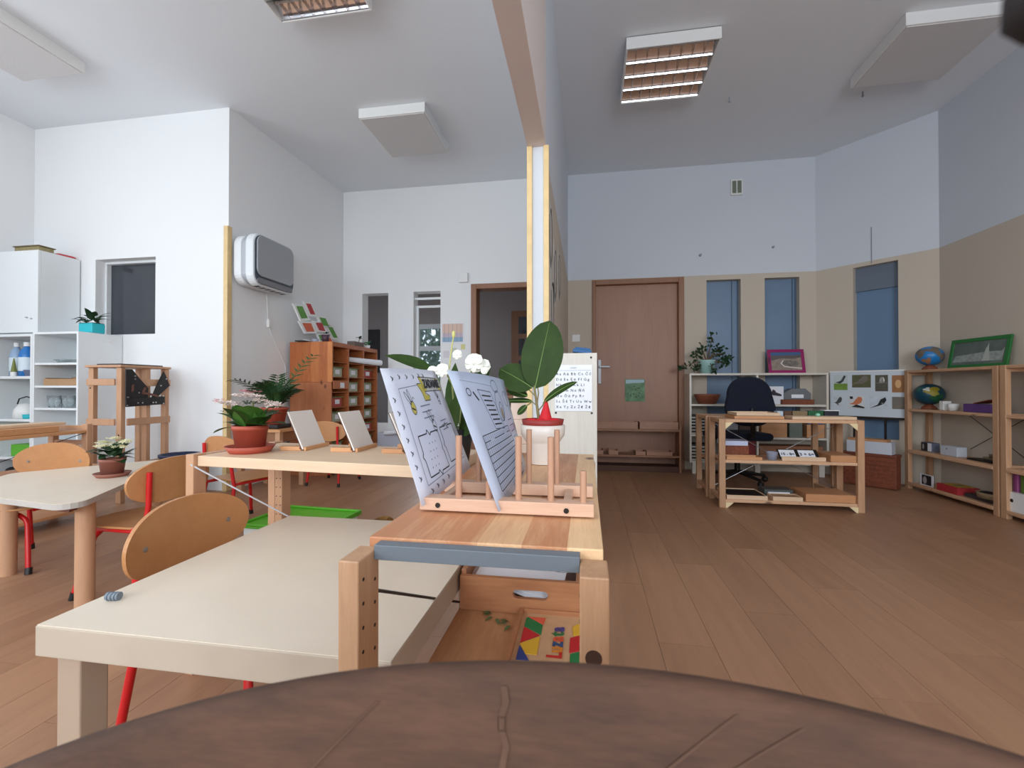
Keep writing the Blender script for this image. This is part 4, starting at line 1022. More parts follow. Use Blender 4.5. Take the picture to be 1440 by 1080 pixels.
pc('puzzle_piece', [(.042, .058), (.061, .070), (.061, .016), (.042, .006)], RD)
pc('puzzle_piece', [(.044, .003), (.061, .013), (.061, -.03), (.044, -.03)], GR)
for k, (ch_, c) in enumerate((('L', (196, 40, 34)), ('u', (214, 130, 40)), ('z', (40, 76, 120)), ('a', (214, 84, 50)), ('t', (30, 110, 60)), ('a', (70, 66, 130)))):
    text(ch_, .040, Mp @ Matrix.Translation((.016, -.006 + k * .0185, .0016)) @ Matrix.Rotation(R(90), 4, 'Z'), mat('letter_%d_%d_%d' % c, c, .5), t, bold=.0012)
o = MB()
for k in range(9):
    M = Matrix.Translation((-.232 + .009 * k, 1.0 - .006 * k, .3745)) @ Matrix.Rotation(k * 1.3, 4, 'Z')
    o.leaf(.022, .010, M, nu=3, bend=.4)
o = o.build('dry_sprig', mat('sprig_green', (86, 104, 60), .7)); tag(o, 'small green sprig on the board inside the near shelf unit', 'sprig')
o = MB().tube([(-.37, 1.10, .225), (-.355, 1.0, .235), (-.36, .93, .225)], [.03, .034, .028], 12).build('green_bag', mat('green_black_cloth', (70, 110, 56), .8)); o.location = (0, .02, -.19); tag(o, 'green rolled cloth under the cream table beside the near shelf unit', 'cloth')

# drying rack with worksheets
t = thing('wooden_rack', 'beech peg rack holding two laminated worksheets on the near shelf unit', 'rack', (-.14, .82, .6655))
K = dict(parent=t, world=True, bevel=.0015)
RX0, RX1 = -.286, .012; zb = .6655; zr = .690
for y0 in (.748, .885): MB().box(RX0, RX1, y0, y0 + .030, zb + .003, zr).build('rail', m_rack, **K)
for x in (-.262, -.040): MB().box(x, x + .014, .778, .885, zb + .005, zb + .019).build('cross_bar', m_rack, **K)
for x in (-.220, -.166, -.1146, -.0594): MB().cyl((x, .763, zr - .004), (x, .763, .720 if x == -.166 else .797), .0056, n=14).build('dowel', m_dowel, **K)
for x in (-.217, -.163, -.1137, -.058): MB().cyl((x, .900, zr - .004), (x, .900, .720 if x == -.163 else .797), .0056, n=14).build('dowel', m_dowel, **K)
MB().cyl((-.0054, .763, zr - .004), (-.0054, .763, .742), .0056, n=14).build('dowel', m_dowel, **K)
for x in (-.253, -.033): MB().cyl((x, .7486, .678), (x, .7468, .678), .0045, n=14).build('screw', m_steel, parent=t, world=True)

class Patch:
    """a slightly twisted sheet between four corners; u runs left to right, v bottom to top"""
    def __init__(s, bl, br, tl, tr, bow=.0): s.c = [Vector(p) for p in (bl, br, tl, tr)]; s.bow = bow
    def P(s, u, v, off=0):
        bl, br, tl, tr = s.c
        p = (bl * (1 - u) + br * u) * (1 - v) + (tl * (1 - u) + tr * u) * v
        du = (br - bl) * (1 - v) + (tr - tl) * v; dv = (tl - bl) * (1 - u) + (tr - br) * u
        n = du.cross(dv).normalized()
        return p + n * (off + s.bow * 4 * u * (1 - u))
    def sheet(s, name, m, parent, N=8, th=.0008):
        vs = [s.P(i / N, j / N, 0) for j in range(N + 1) for i in range(N + 1)] + [s.P(i / N, j / N, -th) for j in range(N + 1) for i in range(N + 1)]
        K_ = (N + 1) ** 2; fs = []
        for j in range(N):
            for i in range(N):
                a = j * (N + 1) + i; fs.append((a, a + 1, a + N + 2, a + N + 1)); fs.append((K_ + a, K_ + a + N + 1, K_ + a + N + 2, K_ + a + 1))
        rim = [i for i in range(N + 1)] + [(j + 1) * (N + 1) - 1 for j in range(1, N + 1)] + [N * (N + 1) + i for i in range(N - 1, -1, -1)] + [j * (N + 1) for j in range(N - 1, 0, -1)]
        for a, b in zip(rim, rim[1:] + rim[:1]): fs.append((a, K_ + a, K_ + b, b))
        return MB().add(vs, fs, 0, True).build(name, m, parent, world=True)
    def line(s, mb, pts, w, closed=False):
        if closed: pts = list(pts) + [pts[0]]
        for (u0, v0), (u1, v1) in zip(pts, pts[1:]):
            asp = (s.c[1] - s.c[0]).length / (s.c[2] - s.c[0]).length
            d = Vector(((u1 - u0) * asp, v1 - v0)); 
            if d.length < 1e-6: continue
            d.normalize(); n = Vector((-d.y, d.x)) * w / 2
            k = max(1, int(abs(u1 - u0) * 5))
            for q in range(k):
                a0, a1 = q / k, (q + 1) / k
                A = (u0 + (u1 - u0) * a0, v0 + (v1 - v0) * a0); Bq = (u0 + (u1 - u0) * a1, v0 + (v1 - v0) * a1)
                mb.add([s.P(A[0] + n.x / asp, A[1] + n.y, .0006), s.P(A[0] - n.x / asp, A[1] - n.y, .0006), s.P(Bq[0] - n.x / asp, Bq[1] - n.y, .0006), s.P(Bq[0] + n.x / asp, Bq[1] + n.y, .0006)], [(0, 1, 2, 3)])
    def fill(s, mb, pts, off=.0004): mb.add([s.P(u, v, off) for u, v in pts], [tuple(range(len(pts)))])
def bee(p, ink, yel, u, v, k=1.0, fill=True):
    E_ = lambda cx, cy, rx, ry, rot=0, n=14: [(u + a * k, v + b * k) for a, b in ell(cx, cy, rx, ry, n, rot=rot)]
    if fill: p.fill(yel, E_(0, -.02, .030, .050))
    p.line(ink, E_(0, -.02, .034, .055), .007, True)
    p.line(ink, E_(-.045, .06, .014, .06, .5), .006, True); p.line(ink, E_(-.012, .075, .013, .055, .2), .006, True)
    p.line(ink, [(u + .01 * k, v + .03 * k), (u + .03 * k, v + .065 * k), (u + .05 * k, v + .05 * k)], .005)
    p.line(ink, [(u - .025 * k, v - .02 * k), (u + .02 * k, v - .04 * k)], .014 * k)
t = thing('worksheet', 'laminated bee worksheet with a yellow banner, leaning left in the peg rack', 'worksheet', (-.28, .74, .69))
P1 = Patch((-.276, .735, .678), (-.272, 1.045, .692), (-.352, .733, .914), (-.353, 1.02, .920), .006)
P1.sheet('laminated_sheet', m_lampaper, t)
ink, inkg, yel = MB(), MB(), MB()
P1.line(inkg, [(.14, .84), (.45, .86)], .006); P1.line(inkg, [(.14, .84), (.135, .10)], .006); P1.line(inkg, [(.135, .10), (.93, .13)], .006)
bee(P1, ink, yel, .27, .70); bee(P1, ink, yel, .52, .52, .95, False); bee(P1, ink, yel, .80, .72, .7, False)
zig = lambda x0, y0, x1, y1: [(x0, y1), (x0 + (x1 - x0) * .40, y1 + .0), (x0 + (x1 - x0) * .45, y1 + .03), (x0 + (x1 - x0) * .55, y1 - .02), (x0 + (x1 - x0) * .60, y1), (x1, y1), (x1, (y0 + y1) / 2 + .03), (x1 - .015, (y0 + y1) / 2), (x1, (y0 + y1) / 2 - .03), (x1, y0), (x0 + (x1 - x0) * .60, y0), (x0 + (x1 - x0) * .55, y0 - .03), (x0 + (x1 - x0) * .45, y0 + .02), (x0 + (x1 - x0) * .40, y0), (x0, y0), (x0, (y0 + y1) / 2 - .03), (x0 - .02, (y0 + y1) / 2), (x0, (y0 + y1) / 2 + .03)]
P1.line(ink, zig(.20, .14, .53, .46), .010, True); P1.line(ink, zig(.59, .16, .90, .47), .010, True)
for k in range(12): P1.line(ink, ell(.27 + .02 * (k % 4) + .05 * (k // 4), .2 + .06 * (k % 4), .004, .005, 5), .004, True)
for (u, v) in [(.05, .76), (.055, .66), (.06, .56), (.06, .46), (.065, .36), (.065, .26), (.07, .17), (.10, .92), (.2, .93), (.31, .93), (.42, .93), (.53, .94), (.62, .94), (.17, .05), (.26, .06), (.36, .06), (.46, .07), (.7, .08), (.78, .08)]:
    P1.line(ink, [(u - .012, v + .02), (u + .005, v), (u - .008, v - .018)], .009); P1.line(ink, [(u + .012, v + .012), (u + .010, v - .01)], .007)
for v in (.68, .63, .58): P1.line(inkg, [(.38, v), (.56, v + .005)], .010)
for v in (.50, .46, .42): P1.line(inkg, [(.66, v + .02), (.80, v + .025)], .009)
P1.fill(yel, [(.50, .93), (.93, .92), (.96, .80), (.55, .80)]); P1.fill(yel, [(.44, .87), (.52, .87), (.56, .77), (.62, .76), (.60, .72), (.50, .72), (.49, .79)])
P1.line(ink, [(.50, .93), (.93, .92), (.96, .80), (.55, .80)], .007, True); P1.line(ink, [(.55, .79), (.62, .76), (.61, .72), (.50, .72), (.49, .80), (.44, .87), (.51, .87)], .007)
ink.build('ink_lines', m_ink, t, world=True, kind='stuff'); inkg.build('grey_print', m_inkgrey, t, world=True); yel.build('yellow_print', m_yellow, t, world=True)
def patch_text(P, s, size, u, v, m, t, bold=0):
    a = P.P(u, v, .0012); dx = P.P(u + .02, v, .0012) - a; dy = P.P(u, v + .02, .0012) - a
    Mw = plane_M(a, dx, dy); Mt = Matrix.Translation(t.location) @ t.rotation_euler.to_matrix().to_4x4()
    return text(s, size, Mt.inverted() @ Mw, m, t, bold=bold)
patch_text(P1, 'ZADANIE', .026, .745, .863, m_ink, t, .0008)
t = thing('worksheet', 'laminated worksheet with a ruled table, standing right of the bee worksheet', 'worksheet', (-.14, .745, .69))
P2 = Patch((-.143, .738, .674), (-.140, 1.05, .695), (-.234, .742, .910), (-.192, 1.04, .899), .008)
P2.sheet('laminated_sheet', translucent(mat('laminated_paper_grey', (218, 226, 242), .2), .4), t)
ink, inkg, yel = MB(), MB(), MB()
for k in range(22): P2.line(ink, [(.10 + .022 * k, .93 - .0015 * k), (.108 + .022 * k, .93 - .0015 * k)], .006)
P2.line(inkg, ell(.65, .90, .07, .06, 14), .008, True); P2.line(inkg, ell(.65, .71, .085, .15, 16, rot=-.2), .008, True); P2.line(inkg, ell(.66, .66, .04, .09, 12, rot=-.2), .009, True)
P2.fill(yel, ell(.66, .64, .018, .06, 10, rot=-.2)); P2.line(inkg, ell(.86, .78, .05, .08, 12), .008, True)
P2.line(inkg, [(.30, .86), (.52, .84), (.60, .50), (.40, .52)], .008, True)
for k in range(7): P2.line(ink, [(.34 + .012 * k, .81 - .042 * k), (.50 + .01 * k, .80 - .042 * k)], .012)
P2.line(ink, ell(.16, .84, .03, .03, 8), .008, True); P2.line(ink, [(.22, .84), (.27, .77)], .02)
for k in range(9):
    v = .50 - .052 * k; P2.line(ink, [(.14 + .0 * k, v), (.70 + .02 * k, v + .012)], .007)
    for q in range(16): P2.line(inkg, [(.16 + .034 * q, v - .008), (.165 + .034 * q, v - .040)], .005)
P2.line(ink, [(.14, .50), (.14, .085)], .008); P2.line(ink, [(.70, .51), (.86, .10)], .008)
for k in range(6): P2.line(inkg, [(.76 + .01 * k, .56 - .06 * k), (.9, .57 - .06 * k)], .009)
for q in range(6): P2.line(ink, [(.44 + .05 * q, .035), (.47 + .05 * q, .06)], .022)
P2.line(ink, [(.40, .015), (.80, .03), (.80, .085)], .007); P2.line(ink, [(.40, .015), (.40, .07)], .007)
ink.build('ink_lines', m_ink, t, world=True, kind='stuff'); inkg.build('grey_print', mat('blue_grey_ink', (96, 106, 132), .6), t, world=True); yel.build('yellow_print', mat('brown_print', (150, 132, 84), .6), t, world=True)

# ---- white flowering plant behind the worksheets
def LM(base, d, nrm):
    d = Vector(d).normalized(); z = Vector(nrm); z = (z - d * z.dot(d)).normalized(); y = z.cross(d)
    M = Matrix((d, y, z)).transposed().to_4x4(); M.translation = Vector(base); return M
t = thing('white_flowers', 'white flowering plant with long dark leaves in a black pot behind the worksheets', 'plant', (-.365, 1.20, .6705))
MB().lathe([(0, 0), (.045, 0), (.06, .10), (.055, .10), (0, .09)], n=20).build('pot', m_black, t)
for b, d, n_, L, w in (((-.02, 0, .10), (-.62, -.05, .78), (.3, -.9, .3), .16, .05), ((-.055, -.0, .255), (-.86, .0, .42), (.2, -.6, .8), .16, .048), ((.02, 0, .10), (.35, .1, .9), (-.3, -.9, 0), .20, .05), ((.0, .02, .10), (-.1, .2, 1), (0, -1, 0), .2, .05),
                       ((.03, -.03, .08), (.5, -.3, .6), (0, -1, .3), .13, .045), ((.0, -.03, .08), (.25, -.5, .7), (0, -1, .3), .14, .045), ((.04, 0, .20), (.5, 0, .75), (-.5, -.8, 0), .09, .03)):
    MB().leaf(L, w, LM(b, d, n_), bend=.35, nu=7, shape=.8).build('leaf', m_leaf, t)
for pts in ([(-.01, 0, .09), (-.03, 0, .2), (-.05, 0, .26)], [(.01, 0, .09), (.0, 0, .22), (-.02, -.01, .262)], [(.02, 0, .09), (.03, 0, .2), (.06, 0, .265)]): MB().tube(pts, .0028, n=6).build('flower_stem', m_stem, t)
m_petal = mat('white_petals', (226, 226, 214), .6)
for c, s_ in (((-.050, -.02, .256), .013), ((-.022, -.02, .258), .017), ((.062, 0, .278), .024), ((.085, .01, .270), .018), ((.095, -.02, .256), .009), ((.020, -.02, .300), .012)):
    mb = MB()
    for q in range(6):
        a = q * PI / 3; d = (math.cos(a), -.35, math.sin(a) * .8)
        mb.leaf(s_ * 1.25, s_ * 1.5, LM(c, d, (0, -1, .3)), bend=1.1, nu=6, shape=1.1, pw=.5)
    mb.ball(c, s_ * .3, m=0); mb.build('blossom', m_petal, t)
MB().tube([(-.01, 0, .25), (.0, -.01, .31), (.01, -.02, .35)], .002, n=5).ball((.01, -.02, .355), .005, rz=.01).build('bud_stem', mat('yellow_green_bud', (200, 196, 120), .5), t)

# ---- rubber plant
t = thing('rubber_plant', 'rubber plant with large dark leaves in a white pot on the near shelf unit', 'plant', (-.123, 1.285, .6655))
MB().lathe([(0, .001), (.040, .001), (.041, .003), (.047, .058), (.050, .064), (.062, .082), (.0635, .108), (.060, .111), (.056, .108), (.05, .07), (0, .06)], n=40).build('pot', mat('cream_ceramic', (226, 216, 206), .35), t)
MB().lathe([(.052, .09), (.0575, .114), (.0605, .126), (.057, .126), (.053, .116), (0, .114)], n=40).build('inner_pot', mat('red_brown_plastic', (150, 50, 44), .5), t)
MB().lathe([(0, .1165), (.053, .1165)], n=24).build('soil', mat('red_soil_cover', (150, 34, 34), .8), t)
MB().cyl((.008, -.01, .12), (.011, -.008, .178), .021, .003, n=16).ball((-.03, -.015, .121), .018, rz=.008).ball((.03, -.02, .121), .022, rz=.01).ball((.0, -.02, .12), .02, rz=.01).build('red_ornament', mat('red_felt', (206, 24, 36), .7), t)
MB().tube([(-.010, 0, .115), (-.016, 0, .16), (-.022, 0, .20), (-.026, 0, .235)], [.0045, .004, .0035, .003], 8).tube([(-.016, 0, .17), (-.012, 0, .20), (-.016, 0, .225)], .0022, 6).tube([(-.014, 0, .148), (.0, 0, .165), (.004, -.005, .175)], .002, 6).tube([(-.02, 0, .19), (-.04, .0, .21)], .002, 6).tube([(-.018, 0, .165), (-.03, 0, .175), (-.045, 0, .165)], .002, 6).build('stem', mat('ficus_stem', (128, 116, 76), .6), t)
for b, d, n_, L, w, bd in (((-.022, -.002, .213), (.22, -.03, 1), (.12, -1, .1), .205, .118, .35), ((-.030, .0, .215), (-.80, -.10, .55), (.0, -.9, .4), .115, .085, .5), ((.002, -.005, .172), (.72, -.25, .68), (-.45, -.55, .55), .115, .034, .5), ((-.045, .01, .19), (-.6, .1, .25), (0, -.7, .7), .07, .035, .3), ((-.045, 0, .165), (-.55, 0, -.5), (0, -.9, .3), .04, .02, .2), ((-.03, .01, .175), (-.9, .2, .1), (0, -.5, .8), .10, .03, .3)):
    lf = MB().leaf(L, w, LM(b, d, n_), bend=bd, fold=.10, nu=14, shape=.95, pw=.55).build('leaf', m_leaf, t)
    pts = [LM(b, d, n_) @ Vector((L * math.sin(bd * s_) / bd, 0, -L * (1 - math.cos(bd * s_)) / bd + .0008)) for s_ in [i / 8 * .96 for i in range(9)]]
    MB().tube(pts, [.0016 - .00014 * i for i in range(9)], 5).build('midrib', m_leafrib, lf)

# ---- pale cabinet at the end of the partition with alphabet sheet
t = thing('pale_cabinet', 'pale wood grained cabinet standing at the end of the partition wall', 'cabinet', (-.07, 2.45, 0))
MB().box(-.12, .122, -.17, -.152, .0, 1.055).build('end_panel', m_birch, t, bevel=.001)
MB().box(-.12, .118, -.151, .30, .0, 1.04).build('cabinet_body', m_birch, t, bevel=.002)
m = MB()
for x, z in ((-.085, 1.032), (.093, 1.032), (.096, .755), (-.082, .755)): m.cyl((x, -.1712, z), (x, -.169, z), .0055, n=10)
m.build('cam_lock', m_black, t)
t = thing('alphabet_sheet', 'white sheet with rows of cursive alphabet letters on the pale cabinet', 'paper', (-.069, 2.279, .90))
MB().box(-.087, .097, -.003, -.0005, -.135, .095).build('paper_sheet', m_paper, t)
Mp = Matrix.Translation((0, -.0035, 0)) @ Matrix.Rotation(R(90), 4, 'X')
text('LITERY', .011, Mp @ Matrix.Translation((.005, .080, 0)), m_inkgrey, t)
m = MB(); ribbon(m, [(-.08, .068), (.09, .068)], .0015, Mp, .0003); m.build('ruled_line', m_inkgrey, t)
for k, s_ in enumerate(('A a  Ą ą  B b  C c  Ć ć', 'D d  E e  Ę ę  F f  G g', 'H h  I i  J j  K k  L l', 'Ł ł  M m  N n  Ń ń', 'O o  Ó ó  P p  R r', 'S s  Ś ś  T t  U u  W w', 'X x  Y y  Z z  Ź ź  Ż ż')):
    text(s_, .0185, Mp @ Matrix.Translation((-.082, .050 - k * .0275, 0)), m_ink, t, bold=.0002, align='LEFT')
o = MB().box(-.01, .085, 0, .2, 0, .018).box(.0, .078, .01, .19, .018, .028).build('blue_book', mat('blue_cover', (30, 92, 146), .5), bevel=.002); o.location = (-.06, 2.36, 1.0565); o.rotation_euler = (0, R(6), 0); o.location.z = 1.066
tag(o, 'blue folder lying on top of the pale cabinet', 'folder')

# ---- adult chair back in the foreground
t = thing('wooden_chair', 'dark brown wooden chair whose curved back fills the bottom of the picture', 'chair', (.015, .16, 0))
NX = 40; vs = []; x0c = 0
def crest(x): return .7665 - .76 * x * x
rows = []
for f_ in (0, 1):
    for i in range(NX + 1):
        x = -.31 + .62 * i / NX; yy_ = .020 - .35 * x * x + f_ * .014
        for z in (crest(x) - .20, crest(x) - .004, crest(x)):
            rows.append((x, yy_ + (.004 if z == crest(x) and f_ == 0 else 0) - (.004 if z == crest(x) and f_ else 0), z))
n = (NX + 1) * 3; fs = []
for i in range(NX):
    for j in range(2):
        a = i * 3 + j; fs.append((a, a + 3, a + 4, a + 1)); fs.append((n + a, n + a + 1, n + a + 4, n + a + 3))
    a = i * 3; fs.append((a + 2, a + 5, n + a + 5, n + a + 2)); fs.append((a, n + a, n + a + 3, a + 3))
fs.append((0, 1, n + 1, n)); fs.append((1, 2, n + 2, n + 1)); a = NX * 3; fs.append((a, n + a, n + a + 1, a + 1)); fs.append((a + 1, n + a + 1, n + a + 2, a + 2))
MB().add(rows, fs, 0, True).build('backrest', m_darkchair, t)
def on_back(x, dz): return (x, .0195 - .35 * x * x - .0002, crest(x) - dz)
mt_ = mat('old_tape', (92, 65, 50), .9, noise=.15)
for pts, w_ in (([(-.048 + .0012 * math.sin(i * 1.9), .004 + i * .006) for i in range(12)], .0014), ([(.040 - .006 * i, .006 + .006 * i) for i in range(9)], .0008), ([(-.10 - .008 * i, .008 + .007 * i) for i in range(7)], .0008), ([(.062 - .008 * i, .006 + .007 * i) for i in range(8)], .0006)):
    mb = MB()
    for (a, b), (c_, d) in zip(pts, pts[1:]):
        p, q = on_back(a - w_, b), on_back(a + w_, b); r_, u_ = on_back(c_ + w_, d), on_back(c_ - w_, d); mb.add([p, q, r_, u_], [(0, 1, 2, 3), (3, 2, 1, 0)])
    mb.build('tape_edge', mt_, t)
MB().prism([(-.22, -.46), (.22, -.46), (.20, -.02), (-.20, -.02)], .44, .46).build('seat', m_darkchair, t, bevel=.004)
for s in (-1, 1):
    MB().tube([(s * .21, .05, 0), (s * .19, 0.01, .45), (s * .18, .026, .62)], .016, n=10).build('leg', m_darkchair, t)
    MB().tube([(s * .20, -.44, 0), (s * .19, -.42, .44)], .016, n=10).build('leg', m_darkchair, t)
# fingertip close to the lens, top right corner; its shade is painted black
t = MB().tube([(.0572, .0655, .9335), (.0565, .0672, .9300), (.0570, .0684, .9276), (.0582, .0690, .9256)], [.0030, .0030, .0027, .0012], 14).build('dark_fingertip', mat('finger_shade_black', (26, 18, 18), .7))
tag(t, 'out of focus fingertip in the top right corner, its shade painted black', 'strap')  # a fingertip with its shade painted black, not a strap

# ================================================================== RIGHT ROOM
# ---- low shelf before the brown door
t = thing('door_shelf', 'low brown shelf with two flat boxes on top standing before the closed brown door', 'shelf', (.50, 4.98, 0))
K = dict(parent=t, world=True, bevel=.002)
for x in (.03, .945): B(x, x + .022, 4.88, 5.11, 0, .47 if x < .5 else .50).build('side_panel', m_frame, **K)
B(.052, .945, 4.88, 5.11, .425, .45).build('shelf_board', m_frame, **K); B(.052, .945, 4.88, 5.11, .155, .175).build('shelf_board', m_frame, **K); B(.052, .945, 4.90, 5.10, .0, .06).build('plinth', mat('dark_plinth', (84, 54, 40), .7), **K)
for x0, x1, l in ((.06, .535, 'flat wooden box, left one on the low shelf before the brown door'), (.545, .94, 'flat wooden box, right one on the low shelf before the brown door')):
    o = thing('flat_box', l, 'box', ((x0 + x1) / 2, 4.98, .4505)); w_ = (x1 - x0) / 2 - .004
    MB().box(-w_, w_, -.105, -.095, 0, .075).box(-w_, w_, .095, .105, 0, .075).box(-w_, -w_ + .01, -.095, .095, 0, .07).box(w_ - .01, w_, -.095, .095, 0, .07).box(-w_ + .01, w_ - .01, -.095, .095, 0, .01).build('box_body', m_door, o, bevel=.002)
for k, (x, w_, h, l) in enumerate(((.13, .045, .045, 'small wooden cube box far left on the lower board before the door'), (.28, .05, .045, 'second small wooden box on the lower board before the door'), (.56, .05, .04, 'small wooden box in the middle of the lower board before the door'), (.75, .13, .04, 'flat wooden tray at the right of the lower board before the door'))):
    o = thing('small_tray', l, 'tray', (x, 4.97, .1755)); MB().box(-w_, w_, -.08, -.072, 0, h).box(-w_, w_, .072, .08, 0, h).box(-w_, -w_ + .008, -.072, .072, 0, h).box(w_ - .008, w_, -.072, .072, 0, h).box(-w_ + .008, w_ - .008, -.072, .072, 0, .008).build('tray_body', m_door, o, bevel=.0015)

# ---- white low shelving unit on the far wall
t = carcass('low_white_shelf', 'long low birch white shelving under the tall blue windows', 1.045, 2.345, 4.87, 5.14, .115, 1.03, [(1.065, 1.685, .715), (1.705, 2.325, .715), (1.065, 1.685, .405), (1.705, 2.325, .385)], m_birchX, .02, feet=(1.10, 1.70, 2.29), div=(1.695,))
m_slat = mat('pale_tray_plastic', (196, 188, 178), .5)
def slots(x0, x1, z0, z1, n, lbl):
    t = thing('drawer_stack', lbl, 'drawers', ((x0 + x1) / 2, 4.99, z0), 0, 'pale slatted trays in the white shelf')
    h = (z1 - z0) / n; w_ = (x1 - x0) / 2
    MB().box(-w_, w_, -.08, .10, 0, z1 - z0).build('stack_body', m_black, t)
    for k in range(n): MB().box(-w_ - .002, w_ + .002, -.098, -.081, k * h + h * .02, k * h + h * .42).build('drawer_front', m_slat, t)
slots(1.07, 1.30, .408, .60, 6, 'upper stack of pale trays with dark gaps in the white shelf')
slots(1.07, 1.30, .137, .30, 5, 'lower stack of pale trays with dark gaps in the white shelf')
def simple(name, l, cat, x0, x1, y0, y1, z0, z1, m, bev=.004, group=None):
    o = B(x0, x1, y0, y1, z0, z1).build(name, m, bevel=bev); return tag(o, l, cat, group)
t = thing('wooden_bowl', 'red brown wooden bowl on the upper board of the white shelf', 'bowl', (1.24, 4.97, .716))
MB().lathe([(0, 0), (.085, 0), (.125, .085), (.13, .10), (.12, .10), (.08, .012), (0, .012)], n=28).build('bowl_body', mat('terracotta_bowl', (150, 86, 62), .5, noise=.1), t)
t = thing('slate_rest', 'wooden card rest with a small bird card on the upper board of the white shelf', 'card stand', (1.87, 4.96, .716))
MB().prism([(-.13, 0), (.10, 0), (.10, .09), (-.08, .09)], -.09, -.08, 0, plane_M((0, -.10, 0), (1, 0, 0), (0, .2, 1))).build('rest_front', m_traylight, t)
MB().box(-.09, .09, -.03, -.025, .0, .18).build('card', m_paper, t)
Mp = plane_M((0, -.031, 0), (1, 0, 0), (0, 0, 1)); mb = MB(); poly(mb, [(-.03, .11), (-.01, .15), (.01, .14), (.02, .12), (.07, .10), (.07, .08), (-.01, .09)], Mp); mb.build('bird_print', mat('bird_black', (52, 40, 48), .6), t)
t = thing('clear_box', 'clear plastic box with a white label on a brown base on the white shelf', 'box', (2.08, 4.95, .6))
simple('brown_case', 'brown case under the clear plastic box on the right of the white shelf', 'box', 1.93, 2.22, 4.88, 5.05, .716, .765, m_wicker)
t.location = (2.08, 4.96, .7655)
MB().prism([(-.12, 0), (.12, 0), (.12, .06), (.07, .11), (-.05, .11), (-.12, .07)], -.06, .06, 0, plane_M((0, 0, 0), (1, 0, 0), (0, 0, 1))).build('box_body', mat('smoky_plastic', (116, 120, 124), .15), t, bevel=.004)
MB().box(-.06, .05, -.064, -.0605, .015, .05).build('label', m_paper, t)
for x0, x1, z, h, m, n_, l in ((1.34, 1.52, .406, .13, mat('crumpled_grey', (176, 180, 190), .7), 'grey_box', 'pale grey box on the middle board of the white shelf'),
                            (1.53, 1.68, .406, .20, mat('file_brown', (96, 78, 70), .7), 'file_holder', 'brown grey file holder beside the divider of the white shelf'),
                            (1.74, 1.98, .386, .14, m_traylight, 'wooden_box', 'wooden box with dark things on the right middle board of the white shelf'),
                            (2.0, 2.12, .386, .22, mat('grey_green_box', (110, 120, 112), .6), 'storage_box', 'grey green box on the right middle board of the white shelf'),
                            (2.16, 2.32, .386, .13, m_traylight, 'wooden_box', 'tan box at the right end of the middle board of the white shelf')):
    simple(n_, l, 'box', x0, x1, 4.90, 5.08, z, z + h, m)
simple('dark_folder', 'dark blue folded bundle lying in the wooden box of the white shelf', 'folder', 1.78, 1.96, 4.92, 5.06, .527, .58, m_navy, .012)
simple('blue_bundle', 'blue white packet on the tan box at the right end of the white shelf', 'packet', 2.18, 2.31, 4.92, 5.06, .517, .60, mat('blue_packet', (96, 130, 196), .5, noise=.4, nscale=20), .01)
simple('red_box', 'dark red box on the lower board of the white shelf behind the pine unit', 'box', 1.40, 1.68, 4.89, 5.08, .137, .36, mat('dark_red_box', (128, 24, 34), .5))
simple('wooden_crate', 'brown wooden crate in the lowest right bay of the white shelf', 'crate', 1.72, 2.30, 4.89, 5.08, .137, .30, m_frame)

# jade plant
t = thing('jade_plant', 'dark jade plant with spreading branches in a pale green pot on the white shelf', 'plant', (1.24, 4.98, 1.031))
MB().lathe([(0, 0), (.06, 0), (.085, .12), (.09, .14), (.08, .14), (0, .12)], n=24).build('pot', mat('mint_pot', (164, 204, 198), .4), t)
rnd = random.Random(5)
tips = [((0, 0, .12), (.03, 0, .25), (.05, -.02, .38)), ((0, 0, .12), (-.08, -.03, .18), (-.12, -.04, .20)), ((0, 0, .12), (.08, -.03, .20), (.15, -.04, .20)), ((0, -.02, .12), (.08, -.06, .12), (.16, -.09, .10)),
        ((0, -.02, .12), (-.12, -.06, .12), (-.26, -.07, .06)), ((0, -.02, .12), (.02, -.08, .10), (.05, -.11, .02)), ((0, 0, .12), (-.04, -.03, .22), (-.06, -.03, .26)), ((0, 0, .1), (-.08, -.05, .09), (-.12, -.08, .05)), ((0, 0, .12), (.10, -.03, .14), (.20, -.06, .15)), ((0, 0, .12), (.05, -.03, .2), (.11, -.05, .26))]
for k, b in enumerate(tips):
    mb = MB().tube(b, [.007, .005, .003], 6); mb.build('branch', m_brownstem, t); mb = MB()
    for i in range(26):
        q = rnd.random() ** .5; p = Vector(b[1]).lerp(Vector(b[2]), q * 1.15) + Vector((rnd.gauss(0, .018), rnd.gauss(0, .015), rnd.gauss(0, .016)))
        mb.leaf(.042, .026, Matrix.Translation(p) @ Euler((rnd.uniform(0, 6), rnd.uniform(-1, 1), rnd.uniform(0, 6))).to_matrix().to_4x4(), nu=3, bend=.3, shape=.7)
    mb.build('leaf_cluster', mat('jade_leaf', (40, 70, 42), .4), t, kind='stuff')

